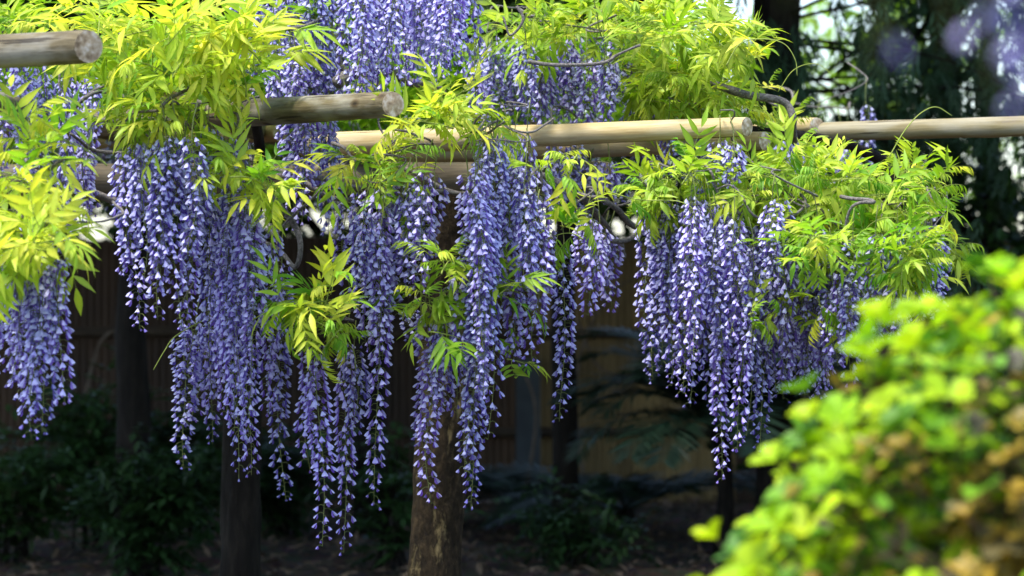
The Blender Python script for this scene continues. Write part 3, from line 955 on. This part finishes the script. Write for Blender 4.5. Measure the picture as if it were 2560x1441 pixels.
tendril(v4, [(1815, 165, 8.5), (1850, 110, 8.5), (1905, 98, 8.5), (1960, 110, 8.5), (1988, 150, 8.5), (1993, 190, 8.5)])
tendril(v4, [(2222, 395, 8.6), (2260, 330, 8.6), (2300, 285, 8.6), (2340, 268, 8.6), (2380, 290, 8.6)])
tendril(v4, [(1945, 230, 8.9), (1985, 175, 8.9), (2040, 160, 8.9), (2085, 190, 8.9)], .0016, .001)
tendril(v4, [(1520, 480, 8.4), (1600, 500, 8.4), (1700, 505, 8.4), (1760, 545, 8.4)], .002, .0015)
tendril(v4, [(2350, 560, 8.7), (2385, 590, 8.7), (2390, 640, 8.7)], .0015, .001)
tendril(v2, [(520, 795, 8.5), (440, 840, 8.45), (410, 880, 8.4), (384, 925, 8.4)], .002, .0015)
tendril(v3, [(860, 850, 8.3), (885, 880, 8.3), (890, 930, 8.35)], .0015, .001)

R.seed(54)


def gather(vine):
    """keep the 300 nearest leaves of a vine as parts; the rest become one mass of foliage"""
    lv = sorted((o for o in vine.children if o.name.split('.')[0] == 'leaf'), key=lambda o: o.matrix_basis.translation.y)
    rest = lv[300:]
    if not rest:
        return
    mb = MB()
    mats = list(M_LEAF.values()) + [M_SHOOT]
    for o in rest:
        me, mw = o.data, o.matrix_basis
        lm = mats.index(me.materials[0])
        t = R.uniform(.75, 1.15)
        cols = [tuple(q * t for q in c.color[:3]) for c in me.color_attributes['col'].data]
        off = len(mb.v)
        mb.v.extend(mw @ v.co for v in me.vertices)
        mb.c.extend(cols)
        for p in me.polygons:
            mb.f.append([i + off for i in p.vertices])
            mb.m.append(lm if p.material_index == 0 else 3)
        bpy.data.objects.remove(o)
    build('foliage', mb, mats, vine)['kind'] = 'stuff'


for v_ in (v1, v2, v3, v4):
    gather(v_)

# --- the vine's shaded roof behind: leaves and dim flowers
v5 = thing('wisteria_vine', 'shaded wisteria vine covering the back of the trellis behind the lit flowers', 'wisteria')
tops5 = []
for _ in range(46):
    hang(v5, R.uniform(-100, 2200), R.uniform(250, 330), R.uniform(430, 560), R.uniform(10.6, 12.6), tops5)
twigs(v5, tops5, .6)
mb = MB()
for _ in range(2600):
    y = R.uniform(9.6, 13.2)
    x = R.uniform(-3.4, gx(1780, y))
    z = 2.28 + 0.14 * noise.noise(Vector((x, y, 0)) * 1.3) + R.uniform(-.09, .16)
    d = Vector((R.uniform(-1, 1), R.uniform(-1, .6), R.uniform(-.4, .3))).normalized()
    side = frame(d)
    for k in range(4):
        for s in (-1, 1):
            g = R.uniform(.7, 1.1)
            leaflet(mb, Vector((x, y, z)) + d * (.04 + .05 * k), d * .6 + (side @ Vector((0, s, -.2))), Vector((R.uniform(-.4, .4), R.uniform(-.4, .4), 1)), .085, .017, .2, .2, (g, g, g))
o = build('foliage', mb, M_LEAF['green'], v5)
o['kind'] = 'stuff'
branch(v5, [(1078, 1500, 12.4), (1085, 900, 12.4), (1095, 500, 12.3), (1085, 345, 12.2), (1200, 330, 11.8), (1800, 330, 11.5)], .035, .018, mat=M_BARK)
branch(v5, [(1085, 345, 12.2), (700, 335, 12.0), (400, 320, 11.5), (-50, 310, 11.0)], .02, .012)

R.seed(55)
# --- out-of-focus flowers close to the camera
def near_vine(label, rows, seed):
    v = thing('wisteria_vine', label, 'wisteria')
    tops = []
    for x, yb, d, Lg, sp in rows:
        yt = yb - Lg * FPX / d
        hang(v, x, yt, yb, d, tops, sp)
    for p in tops:
        b = MB()
        b.tube(spline([p - Vector((0, 0, .004)), p.lerp(Vector((p.x + .03, NEAR_Y, NEAR_Z - .04)), .5) + Vector((.015, 0, .03)), Vector((p.x + .03, NEAR_Y, NEAR_Z - .03))], 5), .0022, 5)
        build('twig', b, M_VINE, v)
    return v


near_vine('blurred pale purple wisteria flowers hanging at the upper right corner', [(2590, 285, 2.0, .34, False), (2490, 190, 1.95, .3, True), (2440, 90, 2.0, .3, True)], 1)
near_vine('faint blurred wisteria flowers in front of the cypress foliage', [(2230, 345, 1.85, .36, True), (2330, 290, 1.9, .36, True), (1985, 95, 1.85, .34, True)], 2)
near_vine('blurred wisteria flowers in front of the top middle of the trellis', [(1195, 235, 2.1, .34, True), (1060, 225, 2.1, .34, True), (600, 25, 2.1, .3, True)], 3)

R.seed(56)
# ---------------------------------------------------------------- clipped bush, front right
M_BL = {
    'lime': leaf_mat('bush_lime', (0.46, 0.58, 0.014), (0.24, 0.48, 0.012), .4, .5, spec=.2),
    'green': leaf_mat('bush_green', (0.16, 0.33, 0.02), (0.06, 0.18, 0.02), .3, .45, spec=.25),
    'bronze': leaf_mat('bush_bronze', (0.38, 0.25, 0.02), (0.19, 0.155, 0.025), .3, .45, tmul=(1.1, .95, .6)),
    'olive': leaf_mat('bush_olive', (0.075, 0.06, 0.016), (0.035, 0.035, 0.012), .2, .5),  # brown-olive leaf, darkened further to stand for shade inside the bush
}
M_TWIG = bark_mat('bush_bark', (0.04, 0.025, 0.018), (0.11, 0.075, 0.055), (0.22, 0.15, 0.11), (40, 40, 40), .4)


def obovate(mb, base, d, up, Lg, W, curl, g, mat=0):
    fr = frame(d, up)
    v, f = [], []
    rows = ((0, .08), (.2, .35), (.45, .75), (.68, 1.0), (.86, .85), (.97, .4), (1.0, .05))
    for t, wd in rows:
        for u in (-1, 0, 1):
            v.append(base + fr @ Vector((Lg * t, u * W * wd, abs(u) * W * wd * .25 - curl * Lg * t * t)))
    for i in range(6):
        for j in range(2):
            a = i * 3 + j
            f.append((a, a + 1, a + 4, a + 3))
    mb.add(v, f, mat, g)


def whorl(seed, n, Lg, W, lift):
    r = random.Random(seed)
    mb = MB()
    mb.tube([(0, 0, -.05), (0.002, 0, -.02), (0, 0, 0.002)], [.0018, .0016, .0012], 5, 1)
    a = r.uniform(0, 6)
    for k in range(n):
        a += 2 * PI / n * r.uniform(.8, 1.2)
        z = lift * r.uniform(.5, 1.5)
        g = r.uniform(.8, 1.12)
        obovate(mb, Vector((0, 0, -.004 * k / n)), Vector((math.cos(a), math.sin(a), z)), Vector((0, 0, 1)), Lg * r.uniform(.75, 1.15), W * r.uniform(.85, 1.15), r.uniform(-.1, .25), (g, g, g))
    return mb


WH = {}
for tone in M_BL:
    if tone == 'bronze':
        WH[tone] = [whorl(60 + k, R.choice((4, 5, 5, 6)), .024, .0075, R.uniform(.3, 1.0)).mesh('leaf_whorl', [M_BL[tone], M_TWIG]) for k in range(5)]
    else:
        WH[tone] = [whorl(40 + k, R.choice((4, 5, 5, 6)), .042, .0145, R.uniform(.4, 1.1)).mesh('leaf_whorl', [M_BL[tone], M_TWIG]) for k in range(6)]
bush = thing('clipped_bush', 'clipped bush with glossy lime-green leaves and bronze inner leaves, out of focus in front', 'bush')
BC, BR = P(2965, 1838, 4.3), 0.752
n, cnt = 0, {True: 0, False: 0}
for i in range(60000):
    if n >= 300:
        break
    u = Vector((R.gauss(0, 1), R.gauss(0, 1), R.gauss(0, 1))).normalized()
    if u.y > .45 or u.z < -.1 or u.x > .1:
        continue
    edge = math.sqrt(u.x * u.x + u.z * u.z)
    lit = edge > R.uniform(.88, .96) or u.y > .2  # picks the leaf tone: bright as if lit on the rim, dark inside
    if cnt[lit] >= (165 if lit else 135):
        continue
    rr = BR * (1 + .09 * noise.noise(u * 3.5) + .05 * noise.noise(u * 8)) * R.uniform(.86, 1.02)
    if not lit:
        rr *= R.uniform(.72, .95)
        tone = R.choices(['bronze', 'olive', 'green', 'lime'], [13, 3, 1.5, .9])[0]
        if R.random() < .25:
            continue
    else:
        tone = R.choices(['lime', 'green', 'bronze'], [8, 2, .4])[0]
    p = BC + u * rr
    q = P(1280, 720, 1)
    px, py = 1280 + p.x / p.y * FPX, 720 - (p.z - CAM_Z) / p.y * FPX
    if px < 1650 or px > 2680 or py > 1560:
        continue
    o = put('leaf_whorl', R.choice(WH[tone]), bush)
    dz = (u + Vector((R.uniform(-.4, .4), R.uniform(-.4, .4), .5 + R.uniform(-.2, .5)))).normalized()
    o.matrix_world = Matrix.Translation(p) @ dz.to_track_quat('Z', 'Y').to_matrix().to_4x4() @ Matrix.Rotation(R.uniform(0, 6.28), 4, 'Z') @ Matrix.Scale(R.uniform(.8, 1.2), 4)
    n += 1
    cnt[lit] += 1
mb = MB()
for i in range(26000):
    u = Vector((R.gauss(0, 1), R.gauss(0, 1), R.gauss(0, 1))).normalized()
    if u.x > .35 or u.y > .6:
        continue
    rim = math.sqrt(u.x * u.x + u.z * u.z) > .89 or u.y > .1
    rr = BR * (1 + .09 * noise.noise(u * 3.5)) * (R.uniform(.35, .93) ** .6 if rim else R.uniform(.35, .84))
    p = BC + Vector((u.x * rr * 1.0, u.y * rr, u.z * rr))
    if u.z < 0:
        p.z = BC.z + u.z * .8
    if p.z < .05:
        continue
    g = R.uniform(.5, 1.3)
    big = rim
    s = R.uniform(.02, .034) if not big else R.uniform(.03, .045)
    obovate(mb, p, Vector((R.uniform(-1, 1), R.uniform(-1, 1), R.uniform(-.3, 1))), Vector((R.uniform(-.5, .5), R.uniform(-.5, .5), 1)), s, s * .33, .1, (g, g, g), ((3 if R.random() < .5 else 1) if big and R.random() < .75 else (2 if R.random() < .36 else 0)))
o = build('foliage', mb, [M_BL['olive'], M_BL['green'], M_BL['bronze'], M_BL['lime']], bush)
o['kind'] = 'stuff'
for k in range(34):
    u = Vector((R.uniform(-1, .5), R.uniform(-1, .4), R.uniform(.05, 1))).normalized()
    b = MB()
    st = BC + Vector((R.uniform(-.06, .06), R.uniform(-.06, .06), -BC.z + .0))
    mid = BC + Vector((u.x * .12, u.y * .12, R.uniform(-.25, .05)))
    pts = spline([st, mid, BC + u * BR * .6, BC + u * BR * .93], 5)
    pts = [p + .012 * Vector((noise.noise(p * 12), noise.noise(p * 12 + Vector((5, 0, 0))), noise.noise(p * 12 + Vector((0, 5, 0))))) for p in pts]
    b.tube(pts, [.008 - .0065 * i / (len(pts) - 1) for i in range(len(pts))], 6)
    build('branch', b, M_TWIG, bush)

R.seed(57)
# ---------------------------------------------------------------- trees behind
M_EVER = leaf_mat('evergreen_leaf', (0.045, 0.10, 0.022), (0.02, 0.055, 0.014), .25, .35)
M_BRIGHT = leaf_mat('backlit_leaf', (0.22, 0.36, 0.03), (0.10, 0.24, 0.02), .55, .5)
M_CYP = leaf_mat('cypress_spray', (0.035, 0.085, 0.03), (0.018, 0.05, 0.02), .2, .6)
M_SHRUB = leaf_mat('shrub_leaf', (0.032, 0.075, 0.018), (0.016, 0.042, 0.011), .3, .5)
M_PALM = leaf_mat('palm_leaf', (0.018, 0.044, 0.022), (0.010, 0.026, 0.014), .2, .5)


def diamond(mb, p, d, up, Lg, W, g, mat=0):
    fr = frame(d, up)
    mb.add([p, p + fr @ Vector((Lg * .45, -W, .12 * W)), p + fr @ Vector((Lg, 0, -.1 * Lg)), p + fr @ Vector((Lg * .45, W, .12 * W))], [(0, 1, 2, 3)], mat, (g, g, g))


def leafy(mb, c, rad, n, clumps, leaf, r, hole=0.0, flat=.35, bottom=None):
    """n leaves gathered into uneven clumps through an ellipsoid"""
    cl = []
    while len(cl) < clumps:
        u = Vector((r.uniform(-1, 1), r.uniform(-1, 1), r.uniform(-1, 1)))
        if u.length > 1:
            continue
        p = Vector((c[0] + u.x * rad[0], c[1] + u.y * rad[1], c[2] + u.z * rad[2]))
        if hole and noise.noise(p * 1.7) < hole:
            continue
        cl.append((p, r.uniform(.5, 1.3), r.uniform(.75, 1.2)))
    for i in range(n):
        p, s, g = cl[i % clumps]
        q = p + Vector((r.gauss(0, .26), r.gauss(0, .26), r.gauss(0, .26 * flat * 1.6))) * s
        if bottom is not None and q.z < bottom:
            q.z = bottom + r.uniform(0, .3)
        diamond(mb, q, Vector((r.uniform(-1, 1), r.uniform(-1, 1), r.uniform(-.9, .3))), Vector((r.uniform(-.6, .6), r.uniform(-.6, .6), 1)), leaf * r.uniform(.7, 1.25), leaf * .28 * r.uniform(.8, 1.2), g * r.uniform(.8, 1.2))


def screen_tree(label, d, px0, px1, z0, z1, n, clumps, leaf, mat, windows, base_px, seed):
    """a low bushy tree added behind the fence to block bright sky, open only at the windows"""
    r = random.Random(seed)
    t = thing('sky_screen_tree', label, 'tree')  # added foliage that darkens the sky strip above the fence
    b = MB()
    for k in range(5):
        x = gx(base_px + r.uniform(-60, 60), d)
        e = Vector((gx(r.uniform(px0, px1), d), d + r.uniform(-.2, .2), z1 - .3))
        b.tube(spline([(x, d, -.1), (x * .8 + e.x * .2, d, z0), e], 5), [.045 - .003 * i for i in range(11)], 7)
    build('trunk', b, M_BARK, t)
    mb = MB()
    k = 0
    while k < n:
        px, z = r.uniform(px0, px1), r.uniform(z0, z1)
        y = 720 - (z - CAM_Z) / d * FPX
        if any(abs(px - wx) < ww * (1 + .3 * noise.noise(Vector((px * .02, y * .02, 0)))) and abs(y - wy) < wh for wx, wy, ww, wh in windows):
            if r.random() < .93:
                continue
        diamond(mb, Vector((gx(px, d), d + r.uniform(-.35, .35), z)), Vector((r.uniform(-1, 1), r.uniform(-1, 1), r.uniform(-.9, .3))), Vector((r.uniform(-.6, .6), r.uniform(-.6, .6), 1)), leaf * r.uniform(.7, 1.25), leaf * .28, r.uniform(.7, 1.25))
        k += 1
    build('crown', mb, mat, t, smooth=False)


def tree(label, base, h, r0, crown, rad, n, clumps, leaf, mat, bark=M_BARK, seed=0, bottom=None, lean=(0, 0), hole=0, name='broadleaf_tree', group=None):
    r = random.Random(seed)
    t = thing(name, label, 'tree', group=group)
    mb = MB()
    b = Vector(base)
    top = Vector((b.x + lean[0], b.y + lean[1], h))
    pts = [b.lerp(top, i / 10) + Vector((.05 * noise.noise(Vector((seed, i * .5, 0))), .05 * noise.noise(Vector((seed, i * .5, 7))), 0)) for i in range(11)]
    pts[0].z = -.2
    mb.tube(pts, [r0 * (1.25 - .75 * (i / 10) ** .7) for i in range(11)], 14, rough=.2, seed=seed)
    for k in range(9):
        i = r.randint(5, 10)
        e = Vector((crown[0] + r.uniform(-.75, .75) * rad[0], crown[1] + r.uniform(-.75, .75) * rad[1], crown[2] + r.uniform(-.3, .6) * rad[2]))
        mid = pts[i].lerp(e, .5) + Vector((r.uniform(-.2, .2), r.uniform(-.2, .2), .15))
        mb.tube(spline([pts[i], mid, e], 4), [r0 * .38 * (1 - .085 * q) for q in range(9)], 7)
    build('trunk', mb, bark, t)
    mb = MB()
    leafy(mb, crown, rad, n, clumps, leaf, r, hole, bottom=bottom)
    o = build('crown', mb, mat, t, smooth=False)
    return t


tree('evergreen tree whose grey trunk stands behind the left flower clusters', (gx(335, 15), 15, 0), 4.2, .085, (gx(335, 15) - .6, 15.4, 4.0), (2.6, 3.0, 1.35), 26000, 90, .16, M_EVER, seed=1, bottom=2.3)
tree('evergreen tree with a dark trunk standing against the tan fence', (gx(1412, 16.2), 16.2, 0), 4.4, .07, (gx(1250, 15.5), 15.6, 4.2), (2.5, 3.0, 1.3), 26000, 90, .16, M_EVER, seed=2, bottom=2.35)
tree('evergreen tree with a dark trunk further behind the middle flower clusters', (gx(930, 17.5), 17.5, 0), 4.4, .09, (gx(800, 18), 18.4, 4.3), (3.0, 2.6, 1.3), 24000, 90, .17, M_EVER, seed=3, bottom=2.5)
tree('broad unseen evergreen tree added outside the left edge to shade the fence', (-4.6, 17, 0), 4.6, .14, (-4.4, 16.6, 4.2), (2.8, 4.2, 1.7), 26000, 90, .18, M_EVER, seed=4, bottom=1.8)  # unseen tree, added so its low crown keeps light off the fence
tree('glossy evergreen tree with small sky gaps at the right edge', (gx(2470, 17), 17, 0), 3.6, .09, (gx(2420, 17), 17, 2.05), (1.3, .8, 1.25), 3900, 60, .10, M_EVER, seed=5, hole=-.05)
tree('light green tree glowing beyond the cypress trunk', (gx(2200, 29), 29, 0), 4.6, .12, (gx(2180, 29), 29, 3.4), (1.9, 1.6, 1.5), 2500, 50, .17, M_BRIGHT, seed=6, hole=.02)
tree('tall unseen evergreen tree added outside the right edge for shade', (6.4, 15, 0), 5.0, .16, (6.2, 15.5, 3.7), (2.1, 4.5, 2.2), 20000, 80, .18, M_EVER, seed=7)  # added out of view to block light entering from the right
tree('evergreen tree added behind the cypress, its unseen crown shading the fence corner', (2.9, 18.8, 0), 5.4, .1, (2.0, 17.0, 5.0), (2.8, 3.6, 1.2), 22000, 80, .18, M_EVER, seed=8, bottom=3.9)  # crown added above the view to keep the background dark

HOLES = [(235, 550, 55, 46), (655, 535, 22, 34), (800, 545, 45, 34), (880, 540, 16, 26), (1385, 540, 38, 45), (1560, 560, 34, 28)]
screen_tree('dark bushy tree added to block sky behind the brown fence at the left', 21.3, -60, 620, 1.5, 2.75, 7000, 0, .12, M_EVER, HOLES, 300, 3)
screen_tree('dark bushy tree added to block sky behind the fence beyond the barked post', 21.6, 600, 1240, 1.5, 2.75, 7000, 0, .12, M_EVER, HOLES, 960, 4)
screen_tree('dark bushy tree added to block sky behind the tan fence panels', 21.4, 1220, 1900, 1.5, 2.75, 7000, 0, .12, M_EVER, HOLES, 1650, 5)

# cypress
cy = thing('cypress_tree', 'dark cypress with a thick trunk and drooping sprays at the upper right', 'tree')
cx0, cy0 = gx(1955, 15.5), 15.5
mb = MB()
mb.tube([(cx0 + .03 * math.sin(i), cy0, -.2 + i * .62) for i in range(11)], [.165 - .006 * i for i in range(11)], 16, rough=.22)
rc = random.Random(21)
limbs = []
for k in range(44):
    z0 = rc.uniform(2.2, 5.2)
    a = rc.uniform(-2.2, 1.2) if k % 4 else rc.uniform(-3.1, 3.1)
    Lr = rc.uniform(.8, 2.6) if math.cos(a) > 0 else rc.uniform(.4, 1.0)
    e = Vector((cx0 + math.cos(a) * Lr, cy0 + math.sin(a) * Lr * .8, z0 - rc.uniform(.1, .9) * Lr * .55))
    s = Vector((cx0, cy0, z0))
    pts = spline([s, s.lerp(e, .5) + Vector((0, 0, .16)), e], 6)
    limbs.append(pts)
    mb.tube(pts, [.013 * (1 - .07 * i) for i in range(len(pts))], 5)
build('trunk', mb, M_BARK, cy)
mb = MB()
for pts in limbs:
    for k in range(62):
        i = min(int(rc.uniform(.15, 1) * (len(pts) - 1)), len(pts) - 2)
        p = pts[i].lerp(pts[i + 1], rc.random()) + Vector((rc.gauss(0, .10), rc.gauss(0, .10), rc.gauss(-.13, .13)))
        if 2015 < 1280 + p.x / p.y * FPX < 2150 and rc.random() < .75:
            continue
        dd = Vector((rc.uniform(-.5, .5), rc.uniform(-.5, .5), -1))
        fr = frame(dd, Vector((rc.uniform(-1, 1), rc.uniform(-1, 1), .2)))
        g = rc.uniform(.7, 1.25)
        Ls = rc.uniform(.12, .24)
        for q in range(7):
            t = q / 7
            s = -1 if q % 2 else 1
            diamond(mb, p + fr @ Vector((Ls * t * .8, 0, 0)), fr @ Vector((1, s * rc.uniform(.35, .9), rc.uniform(-.15, .15))), fr @ Vector((0, 0, 1)), Ls * (.62 - .3 * t), .009, g)
build('crown', mb, M_CYP, cy, smooth=False)


# ---------------------------------------------------------------- shrubs and palms under the trees
def shrub(label, px, d, h, wd, n, seed, leaf=.09, name='shrub'):
    r = random.Random(seed)
    t = thing(name, label, 'shrub')
    x = gx(px, d)
    st, fo = MB(), MB()
    for k in range(14):
        a = r.uniform(0, 6.28)
        e = Vector((x + math.cos(a) * wd * r.uniform(.1, .8), d + math.sin(a) * wd * r.uniform(.1, .8), h * r.uniform(.6, 1)))
        pts = spline([(x + r.uniform(-.1, .1), d + r.uniform(-.1, .1), -.05), Vector((x, d, h * .4)).lerp(e, .4), e], 4)
        st.tube(pts, [.008 - .0007 * i for i in range(len(pts))], 5)
        for q in range(n // 14):
            f = r.uniform(.25, 1.05)
            i = min(int(f * (len(pts) - 1)), len(pts) - 2)
            p = pts[i] + Vector((r.gauss(0, .13), r.gauss(0, .13), r.gauss(0, .10)))
            dd = Vector((r.uniform(-1, 1), r.uniform(-1, 1), r.uniform(-.5, .4)))
            g = r.uniform(.7, 1.3)
            fr = frame(dd)
            for s in range(5):
                sd = fr @ Vector((1, (s % 2 * 2 - 1) * .9 if s < 4 else 0, -.15))
                diamond(fo, p + fr @ Vector((.05 * (s // 2), 0, 0)), sd, Vector((r.uniform(-.3, .3), r.uniform(-.3, .3), 1)), leaf * r.uniform(.7, 1.2), leaf * .2, g)
    build('stem', st, M_BARK, t)
    build('foliage', fo, M_SHRUB, t, smooth=False)['kind'] = 'stuff'
    return t


shrub('dark green shrub at the foot of the left edge', 30, 15.6, .74, .75, 420, 1)
shrub('feathery green shrub reaching highest before the brown fence', 215, 16.3, 1.02, .5, 420, 2)
shrub('leafy shrub in front of the grey trunk', 350, 14.6, .66, .6, 420, 3)
shrub('green shrub between the grey trunk and the dark post', 480, 16.6, .85, .55, 420, 4)
shrub('small low shrub behind the dark post', 690, 17.2, .62, .5, 500, 5)
shrub('low ferny shrub on the soil beside the dark trunk', 1440, 15.3, .35, .4, 260, 9, .08)
shrub('small sapling seen left of the barked post', 975, 15.2, .72, .3, 160, 6, .10)
shrub('dark shrub behind the out-of-focus bush', 2080, 16.0, 1.15, .7, 900, 7, .12)
shrub('dark shrub at the foot of the right edge', 2480, 15.5, 1.2, .8, 900, 8, .12)


def palm(label, px, d, nfr, Lf, zc, seed, spread=1.0, low=False):
    r = random.Random(seed)
    t = thing('cycad_palm', label, 'palm')
    x = gx(px, d)
    b = MB()
    b.tube([(x, d, -.1), (x + .03, d, zc * .5), (x, d, zc)], [.06, .05, .055], 12, rough=.3)
    build('trunk', b, M_BARK, t)
    for k in range(nfr):
        a = k * 2.4 + r.uniform(-.3, .3)
        el = r.uniform(.1, .5) if low else r.uniform(.35, 1.25)
        dh = Vector((math.cos(a), math.sin(a), 0))
        pts = [Vector((x, d, zc))]
        Lk = Lf * r.uniform(.8, 1.15)
        for i in range(10):
            e = el - 1.5 * (i / 9) ** 1.4 * (0.45 if low else .9)
            pts.append(pts[-1] + (dh * math.cos(e) * spread + Vector((0, 0, math.sin(e)))) * Lk / 10)
        for p in pts:
            p.z = max(p.z, .05)
        fo = MB()
        fo.tube(pts, [.009 - .0008 * i for i in range(11)], 5, 0)
        g = r.uniform(.75, 1.2)
        for i in range(44):
            u = .14 + .85 * i / 44
            q = min(int(u * 10), 9)
            p = pts[q].lerp(pts[q + 1], u * 10 - q)
            tan = (pts[q + 1] - pts[q]).normalized()
            fr = frame(tan)
            for s in (-1, 1):
                diamond(fo, p, fr @ Vector((.75, s, r.uniform(-.05, .3))), fr @ Vector((0, 0, 1)), .27 * math.sin(PI * (.12 + .8 * u)) + .04, .0105, g)
        build('frond', fo, M_PALM, t, smooth=False)
    return t


palm('tall dark palm with drooping narrow fronds right of the tan fence panels', 1800, 15.6, 34, 1.0, .72, 1)
palm('low palm with fronds sprawling across the ground below the tan fence', 1560, 17.2, 16, 1.05, .16, 2, 1.0, True)
palm('small palm spreading low behind the barked post', 1290, 18.0, 12, .8, .14, 3, 1.0, True)

R.seed(58)
# ---------------------------------------------------------------- litter, sticks, boards
mb = MB()
for i in range(9000):
    x, y = R.uniform(-4.2, 4.2), R.uniform(12.5, 20)
    g = R.uniform(.4, 1.5)
    diamond(mb, Vector((x, y, .05 * noise.noise(Vector((x * .7, y * .7, 0))) + .02 * noise.noise(Vector((x * 2.3, y * 2.3, 5))) + .02)), Vector((R.uniform(-1, 1), R.uniform(-1, 1), R.uniform(-.1, .35))), Vector((R.uniform(-.5, .5), R.uniform(-.5, .5), 1)), R.uniform(.04, .10), R.uniform(.008, .02), g)
M_LIT = leaf_mat('dead_leaf', (0.16, 0.11, 0.07), (0.07, 0.045, 0.03), .1, .8)
tag(build('leaf_litter', mb, M_LIT, smooth=False), 'brown dead leaves strewn on the soil under the trees', 'leaf litter', kind='stuff')
M_DEAD = plain_mat('dead_wood', (0.06, 0.045, 0.032), (0.14, 0.11, 0.08), 20)


def stick(label, pts, r0, r1, name='fallen_branch'):
    b = MB()
    q = spline(pts, 5)
    b.tube(q, [r0 + (r1 - r0) * i / (len(q) - 1) for i in range(len(q))], 7, rough=.2)
    o = build(name, b, M_DEAD)
    return tag(o, label, 'branch')


def G(px, py, z=.03):
    """the point on the ground seen at (px, py)"""
    d = (CAM_Z - z) * FPX / (py - 720.5)
    return P(px, py, d)


stick('bare fallen branch lying below the tan fence panel', [G(1445, 1290, .12), G(1490, 1330, .06), G(1540, 1380, .03)], .018, .009)
stick('short fallen branch on the soil left of the barked post', [G(915, 1295, .05), G(970, 1310, .04), G(1030, 1325, .03)], .016, .007)
stick('thin pale stick leaning across the tan fence', [(gx(1440, 19.6), 19.75, 1.30), (gx(1490, 19.6), 19.75, .98), (gx(1545, 19.6), 19.75, .88)], .012, .008)
stick('crooked bare branch sloping before the fence right of the barked post', [(gx(1300, 18), 18, .0), (gx(1340, 18), 18, .7), (gx(1290, 18), 18, 1.1), (gx(1250, 18), 18, 1.6)], .014, .005)
stick('dead branch slanting before the brown fence behind the left flowers', [(gx(160, 17.5), 17.5, .05), (gx(240, 17.5), 17.5, 1.1), (gx(330, 17.5), 17.5, 1.3), (gx(420, 17.5), 17.4, 1.75)], .012, .005)
stick('thin bare branch arching over the tan fence panel', [(gx(1470, 18.5), 18.5, .02), (gx(1440, 18.5), 18.5, .9), (gx(1520, 18.5), 18.5, 1.45), (gx(1640, 18.5), 18.5, 1.6)], .012, .005)
M_GREY = plain_mat('grey_board', (0.03, 0.036, 0.04), (0.05, 0.06, 0.064), 6)
b = MB()
x0, x1 = gx(1290, 19.4), gx(1352, 19.4)
b.add([(x0, 19.55, .0), (x1, 19.55, .0), (x1, 19.85, 1.0), (x0, 19.85, 1.02), (x0, 19.58, .0), (x1, 19.58, .0), (x1, 19.88, 1.0), (x0, 19.88, 1.02)],
      [(0, 1, 2, 3), (5, 4, 7, 6), (1, 5, 6, 2), (4, 0, 3, 7), (3, 2, 6, 7), (4, 5, 1, 0)])
tag(build('leaning_board', b, M_GREY, smooth=False), 'narrow grey board leaning on the fence behind the barked post', 'board')
